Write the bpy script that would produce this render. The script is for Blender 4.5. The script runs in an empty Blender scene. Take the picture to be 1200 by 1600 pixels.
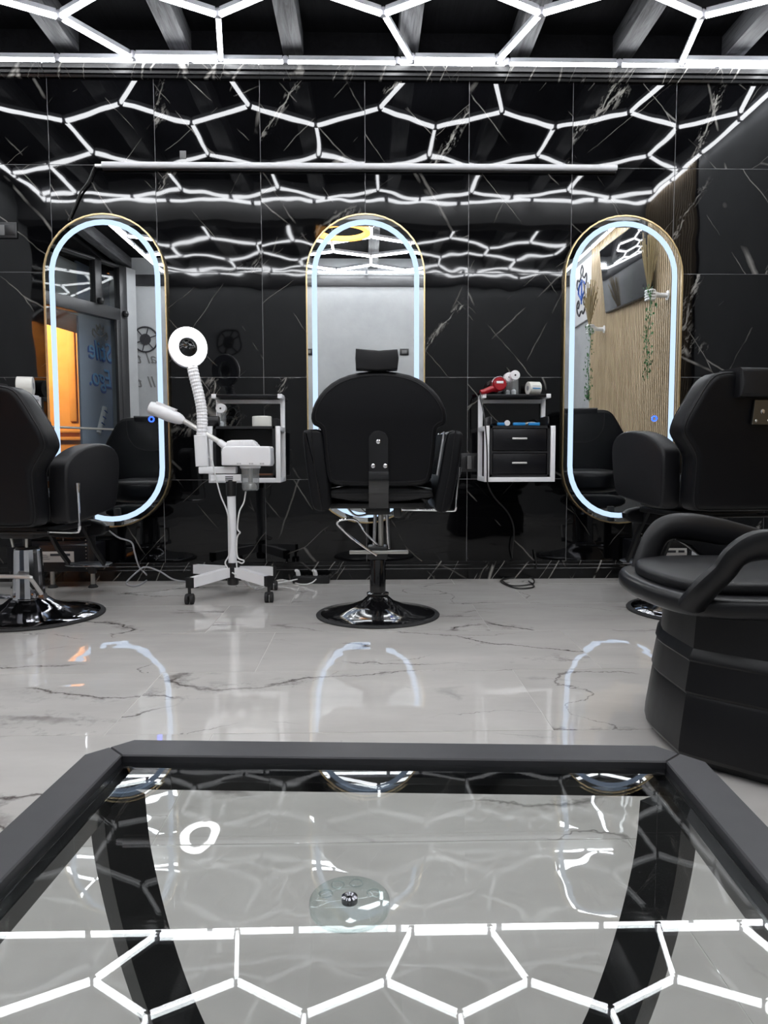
import bpy, bmesh, math, random
from mathutils import Vector, Matrix
random.seed(7)
SC = bpy.context.scene
COL = SC.collection
PI = math.pi
# ------------------------------------------------------------------ camera, world, exposure
H, D, FPX = 0.7413, 4.379, 1150.0            # camera height, distance to the marble wall, focal length in pixels of a 1200x1600 frame
YAW, PITCH, ROLL = .02238, .07666, -.00254
_f = Vector((math.sin(YAW)*math.cos(PITCH), math.cos(YAW)*math.cos(PITCH), -math.sin(PITCH)))
_r0 = Vector((math.cos(YAW), -math.sin(YAW), 0)); _u0 = _r0.cross(_f)
_r = math.cos(ROLL)*_r0 + math.sin(ROLL)*_u0; _u = -math.sin(ROLL)*_r0 + math.cos(ROLL)*_u0
CP = Vector((0, 0, H))
cam = bpy.data.cameras.new('camera'); camo = bpy.data.objects.new('camera', cam); COL.objects.link(camo)
m = Matrix((_r, _u, -_f)).transposed().to_4x4(); m.translation = CP; camo.matrix_world = m
cam.sensor_fit = 'VERTICAL'; cam.sensor_height = 36; cam.lens = FPX/1600*36; cam.clip_start = .02; cam.clip_end = 100
SC.camera = camo
W = bpy.data.worlds.new('world'); SC.world = W; W.use_nodes = True
W.node_tree.nodes['Background'].inputs[0].default_value = (.30, .38, .55, 1)
W.node_tree.nodes['Background'].inputs[1].default_value = .02
SC.view_settings.view_transform = 'Standard'; SC.view_settings.look = 'None'
SC.view_settings.exposure = 0.58; SC.view_settings.gamma = 1.0; SC.view_settings.use_curve_mapping = False
SC.cycles.max_bounces = 10; SC.cycles.glossy_bounces = 7; SC.cycles.transparent_max_bounces = 16
SC.cycles.transmission_bounces = 8; SC.cycles.caustics_reflective = False; SC.cycles.caustics_refractive = False
SC.cycles.sample_clamp_indirect = 6.0
LED = 15.5          # hexagon tubes
def area_light(name, loc, rot, size, power, col):
    l = bpy.data.lights.new(name, 'AREA'); l.shape = 'RECTANGLE'; l.size, l.size_y = size; l.energy = power; l.color = col
    o = bpy.data.objects.new(name, l); COL.objects.link(o); o.location = loc; o.rotation_euler = rot
    return o
# warm street lamp light outside the glass front
area_light('street_light', (-5.6, D-6.3, 3.0), (math.radians(-75), 0, 0), (.6, .6), 120, (1, .60, .24))
area_light('panel_fill_light', (-2.75, D-5.35, 2.75), (0, math.radians(-50), math.radians(0)), (.3, .3), 14, (.75, .85, 1))  # cool fill added out of view to brighten the painted entrance panel

def ray(px, py): return _f + (px-600)/FPX*_r - (py-800)/FPX*_u
def at(px, py, Y): d = ray(px, py); return CP + d*(Y/d.y)
def atz(px, py, Z): d = ray(px, py); return CP + d*((Z-H)/d.z)

# ------------------------------------------------------------------ materials
MATS = {}
def nt(name):
    m = bpy.data.materials.new(name); m.use_nodes = True; MATS[name] = m
    t = m.node_tree; b = t.nodes['Principled BSDF']; return m, t, b
def simple(name, col, rough=.5, metal=0, spec=.5, coat=0, bump=None, emit=None, es=0, ior=None):
    m, t, b = nt(name)
    b.inputs['Base Color'].default_value = (*col, 1); b.inputs['Roughness'].default_value = rough
    b.inputs['Metallic'].default_value = metal; b.inputs['Specular IOR Level'].default_value = spec
    b.inputs['Coat Weight'].default_value = coat
    if ior: b.inputs['IOR'].default_value = ior
    if emit: b.inputs['Emission Color'].default_value = (*emit, 1); b.inputs['Emission Strength'].default_value = es
    tc = t.nodes.new('ShaderNodeTexCoord')
    n = t.nodes.new('ShaderNodeTexNoise'); n.inputs['Scale'].default_value = bump[0] if bump else 30
    t.links.new(tc.outputs['Object'], n.inputs['Vector'])
    if bump:
        bp = t.nodes.new('ShaderNodeBump'); bp.inputs['Distance'].default_value = bump[1]; bp.inputs['Strength'].default_value = 1
        t.links.new(n.outputs['Fac'], bp.inputs['Height']); t.links.new(bp.outputs[0], b.inputs['Normal'])
    mr = t.nodes.new('ShaderNodeMapRange'); mr.inputs['To Min'].default_value = rough*.88; mr.inputs['To Max'].default_value = min(1, rough*1.12)
    t.links.new(n.outputs['Fac'], mr.inputs[0]); t.links.new(mr.outputs[0], b.inputs['Roughness'])
    return m
class G:
    """tiny node-graph helper"""
    def __init__(s, t): s.t = t
    def n(s, typ, **kw):
        x = s.t.nodes.new(typ)
        for k, v in kw.items(): setattr(x, k, v)
        return x
    def set(s, sock, v):
        if isinstance(v, bpy.types.NodeSocket): s.t.links.new(v, sock)
        else: sock.default_value = v
    def math(s, op, a, b=None, c=None, clamp=False):
        x = s.n('ShaderNodeMath', operation=op, use_clamp=clamp); s.set(x.inputs[0], a)
        if b is not None: s.set(x.inputs[1], b)
        if c is not None: s.set(x.inputs[2], c)
        return x.outputs[0]
    def vm(s, op, a, b):
        x = s.n('ShaderNodeVectorMath', operation=op); s.set(x.inputs[0], a)
        if op == 'SCALE': s.set(x.inputs['Scale'], b)
        else: s.set(x.inputs[1], b)
        return x.outputs[0]
    def noise(s, v, scale, detail=2, rough=.5, out='Fac', dist=0):
        x = s.n('ShaderNodeTexNoise'); s.set(x.inputs['Vector'], v); x.inputs['Scale'].default_value = scale
        x.inputs['Detail'].default_value = detail; x.inputs['Roughness'].default_value = rough; x.inputs['Distortion'].default_value = dist
        return x.outputs[out]
    def step(s, v, a, b, lo=0., hi=1.):
        x = s.n('ShaderNodeMapRange'); x.clamp = True; s.set(x.inputs[0], v)
        x.inputs[1].default_value = a; x.inputs[2].default_value = b; x.inputs[3].default_value = lo; x.inputs[4].default_value = hi
        return x.outputs[0]
    def mapp(s, v, rot=(0,0,0), scale=(1,1,1), loc=(0,0,0)):
        x = s.n('ShaderNodeMapping'); s.set(x.inputs[0], v); x.inputs['Rotation'].default_value = rot
        x.inputs['Scale'].default_value = scale; x.inputs['Location'].default_value = loc; return x.outputs[0]
    def mix(s, f, a, b):
        x = s.n('ShaderNodeMix', data_type='RGBA'); s.set(x.inputs[0], f); s.set(x.inputs[6], a); s.set(x.inputs[7], b); return x.outputs[2]
    def bump(s, h, dist, normal=None):
        x = s.n('ShaderNodeBump'); x.inputs['Distance'].default_value = dist; s.set(x.inputs['Height'], h)
        if normal: s.set(x.inputs['Normal'], normal)
        return x.outputs[0]
def objcoord(g, seed=True):
    tc = g.n('ShaderNodeTexCoord'); v = tc.outputs['Object']
    if seed:
        oi = g.n('ShaderNodeObjectInfo'); k = g.math('MULTIPLY', oi.outputs['Random'], 37.0)
        cx = g.n('ShaderNodeCombineXYZ'); g.set(cx.inputs[0], k); g.set(cx.inputs[1], g.math('MULTIPLY', k, .37)); g.set(cx.inputs[2], g.math('MULTIPLY', k, .71))
        return g.vm('ADD', v, cx.outputs[0]), v
    return v, v
def black_marble(name, wav=1.0, streak=False, gloss=.03):
    m, t, b = nt(name); g = G(t); v, raw = objcoord(g)
    def rs(vec, ang, sc, loc=(0,0,0)): return g.mapp(g.mapp(vec, (0, math.radians(ang), 0)), (0,0,0), sc, loc)
    def warp(vec, scale, amt): return g.vm('ADD', vec, g.vm('SCALE', g.vm('SUBTRACT', g.noise(vec, scale, 3, .6, 'Color'), (.5,.5,.5)), amt))
    def lines(vec, ang, across, along, wid, loc=(0,0,0)):
        vo = g.n('ShaderNodeTexVoronoi', feature='DISTANCE_TO_EDGE'); g.set(vo.inputs['Vector'], rs(vec, ang, (across, .2, along), loc)); vo.inputs['Scale'].default_value = 1
        return g.step(vo.outputs['Distance'], 0, wid*across, 1, 0), vo.outputs['Distance']
    dv = warp(v, 5.0, .035)
    a1, _ = lines(dv, 40, 2.6, .42, .0026)
    l1 = g.math('MULTIPLY', a1, g.step(g.noise(v, 4.2, 2), .47, .60))
    a2, _ = lines(dv, -46, 2.0, .40, .0022, (3,1,2))
    l2 = g.math('MULTIPLY', a2, g.step(g.noise(g.vm('ADD', v, (5,2,9)), 3.4, 2), .49, .60))
    # broad feathered vein made of short strokes along its run
    dv3 = warp(v, 4.0, .11)
    core, dist = lines(dv3, -36, 1.15, .30, .0045, (1,4,2))
    zone = g.step(dist, 0, .030, 1, 0)
    strokes = g.step(g.noise(rs(warp(v, 18, .02), -32, (46,1,13)), 1.0, 4, .75), .52, .62)
    pres = g.step(g.noise(g.vm('ADD', v, (1,7,3)), 1.15, 1), .505, .545)
    l3 = g.math('MULTIPLY', g.math('MULTIPLY', zone, strokes), pres)
    core = g.math('MULTIPLY', g.math('MULTIPLY', core, g.step(g.noise(v, 9.0, 3), .42, .55)), pres)
    vein = g.math('MAXIMUM', g.math('MAXIMUM', g.math('MULTIPLY', l1, .52), g.math('MULTIPLY', l2, .38)), g.math('MAXIMUM', g.math('MULTIPLY', l3, .85), g.math('MULTIPLY', core, .8)))
    if streak:
        b1, _ = lines(warp(raw, 9, .012), -33, 3.4, .5, .0042); b2, _ = lines(warp(raw, 9, .012), -30, 6.5, 1.2, .0020, (2,0,1))
        st = g.math('MAXIMUM', g.math('MULTIPLY', b1, g.step(g.noise(raw, 11, 3), .42, .52)), g.math('MULTIPLY', b2, g.step(g.noise(raw, 6, 2), .48, .6)))
        vein = g.math('MAXIMUM', g.math('MULTIPLY', vein, .4), g.math('MULTIPLY', st, .85))
    cloud = g.step(g.noise(v, 2.2, 4, .6), .35, .75)
    base = g.mix(cloud, (.0012,.0012,.0015,1), (.0032,.0033,.0040,1))
    g.set(b.inputs['Base Color'], g.mix(vein, base, (.36,.345,.32,1)))
    b.inputs['Roughness'].default_value = gloss; b.inputs['IOR'].default_value = 1.47
    # slow waviness of the polished surface plus the ripple near each tile's rims
    h = g.math('ADD', g.noise(raw if False else v, 2.6, 1, .4), g.math('MULTIPLY', g.noise(v, 8.5, 0, .4), .22))
    g.set(b.inputs['Normal'], g.bump(h, .0022*wav))
    return m
def floor_marble(name):
    m, t, b = nt(name); g = G(t); v, raw = objcoord(g)
    dv = g.vm('ADD', v, g.vm('SCALE', g.vm('SUBTRACT', g.noise(v, 4.0, 5, .65, 'Color'), (.5,.5,.5)), .16))
    rn = g.noise(g.mapp(dv, (0,0,.16), (.8,2.4,1)), 1.05, 1)
    rd = g.math('ABSOLUTE', g.math('SUBTRACT', rn, .5))
    mk = g.step(g.noise(g.vm('ADD', v, (4,1,2)), 1.7, 2), .47, .57)
    l1 = g.math('MULTIPLY', g.step(rd, 0, .008, 1, 0), mk)
    l1b = g.math('MULTIPLY', g.math('MULTIPLY', g.step(rd, 0, .045, .6, 0), g.step(g.noise(v, 15, 4, .7), .52, .64)), mk)
    rn2 = g.noise(g.mapp(dv, (0,0,-.5), (1.0,1.9,1), (7,3,1)), 1.3, 1)
    l2 = g.math('MULTIPLY', g.step(g.math('ABSOLUTE', g.math('SUBTRACT', rn2, .5)), 0, .0035, .75, 0), g.step(g.noise(g.vm('ADD', v, (9,5,1)), 2.4, 2), .52, .62))
    vein = g.math('MAXIMUM', g.math('MAXIMUM', l1, l1b), l2)
    base = g.mix(g.step(g.noise(g.mapp(v, (0,0,.1), (1,2.6,1)), 2.0, 4, .6), .3, .75), (.55,.53,.505,1), (.66,.64,.61,1))
    g.set(b.inputs['Base Color'], g.mix(vein, base, (.12,.105,.10,1)))
    b.inputs['Roughness'].default_value = .006; b.inputs['IOR'].default_value = 1.72
    h = g.math('ADD', g.noise(v, 4.5, 0, .5), g.math('MULTIPLY', g.noise(v, 13, 0, .5), .26))
    g.set(b.inputs['Normal'], g.bump(h, .0015))
    return m
def wood(name, c0, c1, rough=.5, axis=(1,.06,1), scale=22):
    m, t, b = nt(name); g = G(t); v, raw = objcoord(g)
    n = g.noise(g.mapp(v, (0,0,0), axis), scale, 5, .65, dist=1.4)
    g.set(b.inputs['Base Color'], g.mix(g.step(n, .35, .66), (*c0,1), (*c1,1)))
    b.inputs['Roughness'].default_value = rough
    g.set(b.inputs['Normal'], g.bump(n, .003))
    return m
def plaster(name, c0, c1, rough=.7):
    m, t, b = nt(name); g = G(t); v, raw = objcoord(g, False)
    n = g.noise(v, 1.6, 6, .62)
    g.set(b.inputs['Base Color'], g.mix(g.step(n, .3, .7), (*c0,1), (*c1,1)))
    b.inputs['Roughness'].default_value = rough; g.set(b.inputs['Normal'], g.bump(g.noise(v, 14, 4), .002))
    return m
def clear(name, tint, rough=.0, ior=1.5, haze=0):
    """thin clear sheet: transparent with a Fresnel reflection"""
    m = bpy.data.materials.new(name); m.use_nodes = True; t = m.node_tree; t.nodes.clear(); g = G(t); MATS[name] = m
    out = g.n('ShaderNodeOutputMaterial'); tr = g.n('ShaderNodeBsdfTransparent'); tr.inputs[0].default_value = (*tint, 1)
    gl = g.n('ShaderNodeBsdfGlossy'); gl.inputs['Roughness'].default_value = rough
    ge = g.n('ShaderNodeNewGeometry'); dt = g.n('ShaderNodeVectorMath', operation='DOT_PRODUCT')
    g.set(dt.inputs[0], ge.outputs['Normal']); g.set(dt.inputs[1], ge.outputs['Incoming']); cs = g.math('ABSOLUTE', dt.outputs['Value'])
    f0 = ((ior-1)/(ior+1))**2; fr = g.math('MULTIPLY_ADD', g.math('POWER', g.math('SUBTRACT', 1.0, cs, clamp=True), 5.0), 1-f0, f0, clamp=True)
    tc = g.n('ShaderNodeTexCoord'); bmp = g.bump(g.noise(tc.outputs['Object'], 3, 1), .0002)
    g.set(gl.inputs['Normal'], bmp)
    mx = g.n('ShaderNodeMixShader'); g.set(mx.inputs[0], fr); g.set(mx.inputs[1], tr.outputs[0]); g.set(mx.inputs[2], gl.outputs[0])
    last = mx.outputs[0]
    if haze:
        df = g.n('ShaderNodeBsdfDiffuse'); df.inputs[0].default_value = (.8,.82,.82,1)
        m2 = g.n('ShaderNodeMixShader'); m2.inputs[0].default_value = haze; g.set(m2.inputs[1], last); g.set(m2.inputs[2], df.outputs[0]); last = m2.outputs[0]
    g.set(out.inputs[0], last)
    return m
M = {}
M['wall_tile'] = black_marble('black_marble', 1.0)
M['streak'] = black_marble('black_marble_moulding', .8, True, .22)
M['floor'] = floor_marble('white_marble')
M['grout'] = simple('grout', (.30,.30,.31), .8)
M['fgrout'] = simple('floor_grout', (.62,.61,.58), .8)
M['leather'] = simple('black_leather', (.003,.0032,.0045), .38, bump=(420, .0006), spec=.24)
M['leather2'] = simple('black_leather_side', (.007,.007,.0085), .42, bump=(420, .0006), spec=.34)
M['black'] = simple('black_plastic', (.008,.008,.009), .35)
M['satin'] = simple('black_satin_metal', (.012,.012,.0135), .38, bump=(600,.0002))
M['moulded'] = simple('black_moulded_shell', (.005,.005,.0062), .34, spec=.36)
M['tframe'] = simple('table_frame_black', (.034,.034,.039), .42)
M['gloss_black'] = simple('gloss_black_metal', (.006,.006,.007), .08, spec=.7)
M['rubber'] = simple('rubber', (.015,.015,.016), .7)
M['chrome'] = simple('chrome', (.82,.82,.84), .07, 1)
M['dchrome'] = simple('dark_chrome', (.25,.25,.27), .08, 1)
M['steel'] = simple('brushed_steel', (.5,.49,.46), .32, 1)
M['dsteel'] = simple('dull_steel', (.16,.155,.14), .35, 1)
M['handle'] = simple('satin_handle', (.75,.74,.72), .5, .6)
M['gold'] = simple('brushed_gold', (.62,.48,.27), .3, 1)
M['mirror'] = simple('mirror_glass', (.93,.95,.95), .0, 1)
M['white'] = simple('white_paint', (.90,.90,.92), .35)
M['wplastic'] = simple('white_plastic', (.88,.88,.90), .3)
M['wgrey'] = simple('diffuser_off', (.62,.62,.64), .4)
M['paper'] = simple('paper_roll', (.78,.77,.72), .8)
M['darkboard'] = simple('black_board', (.006,.006,.008), .3, spec=.35)
M['red'] = simple('red_gloss', (.33,.005,.012), .18, coat=.5)
M['blue'] = simple('blue_plastic', (.02,.25,.60), .35)
M['led'] = simple('led_tube_on', (.9,.9,.9), .5, emit=(.95,.97,1), es=LED)
M['ledhouse'] = simple('led_housing', (.55,.56,.6), .4)
M['joint'] = simple('clear_connector', (.5,.5,.55), .3)
M['halo'] = simple('mirror_light_band', (.05,.06,.08), .5, emit=(.54,.72,1.0), es=.78)
M['lamp'] = simple('ring_lamp_on', (.9,.9,.9), .5, emit=(1,1,1), es=7)
M['orange'] = simple('orange_ring_on', (.9,.5,.1), .5, emit=(1,.42,.08), es=2.2)
M['bluedot'] = simple('blue_touch_light', (0,0,.5), .5, emit=(.02,.08,1), es=2.5)
M['beam'] = wood('black_wood_beam', (.002,.002,.0024), (.12,.122,.13), .5, (1,.07,1), 36)
M['ceiling'] = wood('black_ceiling_board', (.002,.002,.0025), (.005,.005,.006), .75)
for _n in ('black_ceiling_board',): MATS[_n].node_tree.nodes['Principled BSDF'].inputs['Specular IOR Level'].default_value = .08
M['slat'] = wood('oak_slat', (.40,.30,.19), (.58,.46,.31), .5, (1,1,.08), 20)
M['slatback'] = simple('slat_felt', (.02,.017,.015), .9)
M['plaster'] = plaster('grey_plaster', (.32,.33,.34), (.42,.43,.44))
M['plaster_d'] = plaster('grey_plaster_lintel', (.20,.20,.20), (.27,.27,.27))
M['darkwall'] = plaster('dark_wall', (.02,.02,.022), (.035,.035,.038), .35)
M['ochre'] = plaster('ochre_facade', (.62,.30,.10), (.75,.42,.16))
M['bluegrey'] = plaster('blue_grey_wall', (.20,.24,.33), (.27,.31,.40))
M['asphalt'] = plaster('pavement', (.06,.06,.06), (.10,.10,.10))
M['frame'] = simple('dark_aluminium', (.028,.028,.03), .35, bump=(300,.0002))
M['tglass'] = clear('table_glass', (.90,.915,.91), ior=1.5)
M['wglass'] = clear('shop_glass', (.88,.9,.9), ior=1.5)
M['clear'] = clear('clear_plastic', (.86,.88,.89), .05, 1.45, .16)
M['disc'] = clear('disc_glass', (.88,.92,.92), .02, 1.4, .0)
M['jar'] = clear('frosted_jar', (.75,.77,.78), .08, 1.45, .22)
M['lens'] = clear('lens_glass', (.5,.52,.52), .0, 1.45, 0)
M['screen'] = simple('tv_screen', (.02,.021,.024), .05, spec=.7)
M['print_white'] = simple('white_panel', (.62,.62,.64), .5)
M['ink'] = simple('black_ink', (.02,.02,.025), .6)
M['inkgrey'] = simple('grey_ink', (.14,.14,.14), .6)
M['inkblue'] = simple('blue_ink', (.02,.08,.33), .5)
M['inklight'] = simple('light_blue_ink', (.12,.35,.65), .5)
M['straw'] = simple('dried_grass', (.34,.27,.15), .9)
M['leaf'] = simple('ivy_leaf', (.03,.12,.03), .6)
M['brown'] = simple('brown_board', (.20,.09,.05), .5)
M['cgrey'] = simple('grey_cable', (.34,.34,.36), .5)
M['cwhite'] = simple('white_cable', (.75,.75,.75), .4)
M['cblack'] = simple('black_cable', (.012,.012,.012), .4)
M['label'] = simple('silver_label', (.50,.48,.46), .5)

# ------------------------------------------------------------------ mesh helpers
def bm_new(): return bmesh.new()
def add_faces(bm, verts, faces):
    vs = [bm.verts.new(v) for v in verts]
    for f in faces:
        try: bm.faces.new([vs[i] for i in f])
        except ValueError: pass
    return vs
def box(bm, c, s, bev=0, rot=None):
    r = bmesh.ops.create_cube(bm, size=1); vs = r['verts']
    bmesh.ops.scale(bm, vec=s, verts=vs)
    if bev:
        es = {e for v in vs for e in v.link_edges}
        rr = bmesh.ops.bevel(bm, geom=list(es), offset=bev, segments=2, affect='EDGES', profile=.5); vs = list({v for f in rr['faces'] for v in f.verts} | set(v for v in vs if v.is_valid))
    if rot is not None: bmesh.ops.transform(bm, matrix=rot.to_4x4() if hasattr(rot,'to_4x4') else rot, verts=vs)
    bmesh.ops.translate(bm, vec=c, verts=vs); return vs
def box2(bm, p0, p1, bev=0):
    c = [(a+b)/2 for a, b in zip(p0, p1)]; s = [abs(b-a) for a, b in zip(p0, p1)]; return box(bm, c, s, bev)
def rings(bm, rs, closed_ends=True, loop=False):
    V = [[bm.verts.new(p) for p in r] for r in rs]; n = len(V[0]); L = len(V)
    for i in range(L if loop else L-1):
        a, b = V[i], V[(i+1) % L]
        for j in range(n):
            k = (j+1) % n
            try: bm.faces.new((a[j], a[k], b[k], b[j]))
            except ValueError: pass
    if closed_ends and not loop:
        bm.faces.new(list(reversed(V[0]))); bm.faces.new(V[-1])
    return V
def catmull(pts, sub=6):
    pts = [Vector(p) for p in pts]; out = []
    for i in range(len(pts)-1):
        p0 = pts[max(i-1,0)]; p1 = pts[i]; p2 = pts[i+1]; p3 = pts[min(i+2,len(pts)-1)]
        for k in range(sub):
            t = k/sub
            out.append(.5*((2*p1)+(-p0+p2)*t+(2*p0-5*p1+4*p2-p3)*t*t+(-p0+3*p1-3*p2+p3)*t**3))
    out.append(pts[-1]); return out
def tube(bm, pts, r, n=10, smooth=0, sec=None, up=None, loop=False, caps=True):
    """sweep; r float or list (per control point); sec = list of 2D section points (unit) instead of a circle; up = fixed side vector"""
    pts = [Vector(p) for p in pts]
    rr = r if isinstance(r, (list, tuple)) else [r]*len(pts)
    if smooth:
        q = catmull([(*p,) for p in pts], smooth); rad = []
        for i in range(len(pts)-1):
            for k in range(smooth): rad.append(rr[i]+(rr[i+1]-rr[i])*k/smooth)
        rad.append(rr[-1]); pts, rr = q, rad
    secp = sec or [(math.cos(2*PI*i/n), math.sin(2*PI*i/n)) for i in range(n)]
    L = len(pts); tang = []
    for i in range(L):
        if loop: t = pts[(i+1)%L]-pts[i-1]
        else: t = pts[min(i+1,L-1)]-pts[max(i-1,0)]
        tang.append(t.normalized())
    nrm = Vector(up) if up is not None else (Vector((0,0,1)) if abs(tang[0].z) < .9 else Vector((0,1,0)))
    rs = []
    for i in range(L):
        t = tang[i]; base = Vector(up) if up is not None else nrm
        nn = (base - t*base.dot(t)).normalized(); nrm = nn; bb = t.cross(nn)
        rs.append([pts[i] + (nn*a + bb*b)*rr[i] for a, b in secp])
    return rings(bm, rs, caps, loop)
def cyl(bm, p0, p1, r, n=16, r2=None): return tube(bm, [p0, p1], [r, r2 if r2 is not None else r], n)
def lathe(bm, prof, c=(0,0,0), n=32, mat=None):
    c = Vector(c); rs = []
    for r, z in prof:
        ring = [Vector((max(r,1e-4)*math.cos(2*PI*i/n), max(r,1e-4)*math.sin(2*PI*i/n), z)) for i in range(n)]
        if mat is not None: ring = [mat @ p for p in ring]
        rs.append([c+p for p in ring])
    return rings(bm, rs)
def chaikin(o, k=2):
    for _ in range(k):
        q = []
        for i in range(len(o)):
            a, b = o[i], o[(i+1) % len(o)]
            q.append((a[0]*.75+b[0]*.25, a[1]*.75+b[1]*.25)); q.append((a[0]*.25+b[0]*.75, a[1]*.25+b[1]*.75))
        o = q
    return o
def inset(o, d):
    n = len(o); out = []; A = sum(o[i][0]*o[(i+1)%n][1]-o[(i+1)%n][0]*o[i][1] for i in range(n)); sg = 1 if A > 0 else -1
    for i in range(n):
        a, b, c = Vector(o[i-1]), Vector(o[i]), Vector(o[(i+1) % n])
        e = (c-a); e = e.normalized() if e.length > 1e-9 else Vector((1,0)); nn = Vector((-e.y, e.x))*sg
        out.append((b.x+nn.x*d, b.y+nn.y*d))
    return out
def cushion(bm, outline, t0, t1, r, f, steps=4, crown=0.):
    """closed 2D outline extruded from t0 to t1 with rounded rims; f(u, v, t) -> 3D"""
    rs = []
    for k in range(steps+1):
        a = PI/2*k/steps; ins = r*(1-math.sin(a)); t = t0 + r*(1-math.cos(a)); rs.append((ins, t))
    for k in range(steps+1):
        a = PI/2*(1-k/steps); ins = r*(1-math.sin(a)); t = t1 - r*(1-math.cos(a)); rs.append((ins, t))
    R_ = []
    if crown: R_.append([f(u, v, t0-crown) for u, v in inset(outline, r*3.2)])
    for ins, t in rs: R_.append([f(u, v, t) for u, v in inset(outline, ins)])
    if crown: R_.append([f(u, v, t1+crown) for u, v in inset(outline, r*3.2)])
    return rings(bm, R_)
def root_loc(o):
    v = Vector((0,0,0))
    while o: v += o.location; o = o.parent
    return v
def obj(name, bm, mat, parent=None, local=False, smooth=True, ang=35, kind=None, label=None, weighted=False):
    if parent is not None and not local: bmesh.ops.translate(bm, vec=-root_loc(parent), verts=bm.verts)
    bmesh.ops.recalc_face_normals(bm, faces=bm.faces)
    me = bpy.data.meshes.new(name); bm.to_mesh(me); bm.free()
    if smooth:
        me.shade_smooth(); me.set_sharp_from_angle(angle=math.radians(ang))
    if isinstance(mat, str): mat = M[mat]
    me.materials.append(mat)
    o = bpy.data.objects.new(name, me); COL.objects.link(o); o.parent = parent
    if kind: o['kind'] = kind
    if label: o['label'] = label
    return o
def mesh_obj(name, me, parent=None, loc=(0,0,0), rot=(0,0,0), kind=None):
    o = bpy.data.objects.new(name, me); COL.objects.link(o); o.parent = parent; o.location = loc; o.rotation_euler = rot
    if kind: o['kind'] = kind
    return o
def thing(name, label, cat, loc=(0,0,0), rotz=0, group=None):
    o = bpy.data.objects.new(name, None); COL.objects.link(o); o.location = loc; o.rotation_euler = (0,0,rotz); o.empty_display_size = .1
    o['label'] = label; o['category'] = cat
    if group: o['group'] = group
    return o
def tag(o, label, cat, group=None):
    o['label'] = label; o['category'] = cat
    if group: o['group'] = group
    return o
def struct(name, bm, mat, parent=None, **k):
    o = obj(name, bm, mat, parent, **k)
    if parent is None: o['kind'] = 'structure'
    return o
def text_mesh(txt, size, mat, name, mw, parent=None, extrude=.001, shear=0):
    c = bpy.data.curves.new(name, 'FONT'); c.body = txt; c.size = size; c.extrude = extrude; c.shear = shear; c.align_x = 'CENTER'; c.align_y = 'CENTER'; c.resolution_u = 4
    to = bpy.data.objects.new(name, c); COL.objects.link(to)
    dg = bpy.context.evaluated_depsgraph_get(); me = bpy.data.meshes.new_from_object(to.evaluated_get(dg))
    bpy.data.objects.remove(to); me.name = name
    me.transform(mw); 
    if parent is not None: me.transform(Matrix.Translation(-root_loc(parent)))
    me.materials.clear(); me.materials.append(M[mat])
    o = bpy.data.objects.new(name, me); COL.objects.link(o); o.parent = parent
    return o

# ------------------------------------------------------------------ room shell
XL, XR, YB = -3.02, 2.52, -.48          # left wall, right wall, rear wall (behind the camera)
CZ = 3.135
bm = bm_new(); box2(bm, (XL-.1, D+.0016, 0), (XR+.1, D+.15, CZ)); wall = struct('wall_back', bm, 'grout')
bm = bm_new(); box2(bm, (XL, D-.004, 2.941), (XR, D+.012, CZ)); obj('top_board', bm, 'ceiling', wall)
def tile_mesh(name, sx, sy, sz, gap, bev, mat):
    b = bm_new(); box(b, (0,0,0), (sx-gap, sy, sz-gap) if sy < sz else (sx-gap, sy-gap, sz), bev); 
    me = bpy.data.meshes.new(name); b.to_mesh(me); b.free(); me.materials.append(M[mat]); return me
tm = tile_mesh('marble_tile', .6, .012, .6, .0022, .0008, 'wall_tile')
tmt = tile_mesh('marble_tile', .6, .012, .54, .0022, .0008, 'wall_tile')
tmn = tile_mesh('marble_tile', .125, .012, .6, .0022, .0008, 'wall_tile')
tmnt = tile_mesh('marble_tile', .125, .012, .54, .0022, .0008, 'wall_tile')
for r in range(5):
    for c in range(-2, 8):
        top = r == 4; zc = .6*r + (.27 if top else .3)
        if c < 7: xc, me = -1.806+.6*c+.3, tmt if top else tm
        else: xc, me = 2.394+.0625, tmnt if top else tmn
        s = .0011 if r >= 3 else .0009
        mesh_obj('marble_tile', me, wall, (xc, D+.006, zc), (random.uniform(-s,s), random.choice((0,0,0)), random.uniform(-s,s)))
# skirting with stepped profile, and cornice under the light frame
prof = [(0,0),(-.016,0),(-.016,.062),(-.013,.066),(-.013,.084),(-.009,.088),(-.009,.104),(0,.108)]
def strip(name, prof, y, z, kind='structure', lens=((XL, -1.806-.002),(-1.806,-.6),(-.6,.6),(.6,1.8),(1.8,XR)), part='skirting_piece'):
    root = bpy.data.objects.new(name, None); COL.objects.link(root); root['kind'] = kind
    for a, b_ in lens:
        b = bm_new(); rings(b, [[Vector((a+.001, y+p, z+q)) for p, q in prof], [Vector((b_-.001, y+p, z+q)) for p, q in prof]]); obj(part, b, 'streak', root, smooth=False)
strip('baseboard_back', prof, D, 0)
strip('trim_1', [(0,0),(-.018,0),(-.022,.012),(-.034,.016),(-.036,.03),(-.05,.036),(-.055,.062),(0,.062)], D, 2.872, part='cornice_piece')
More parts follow.
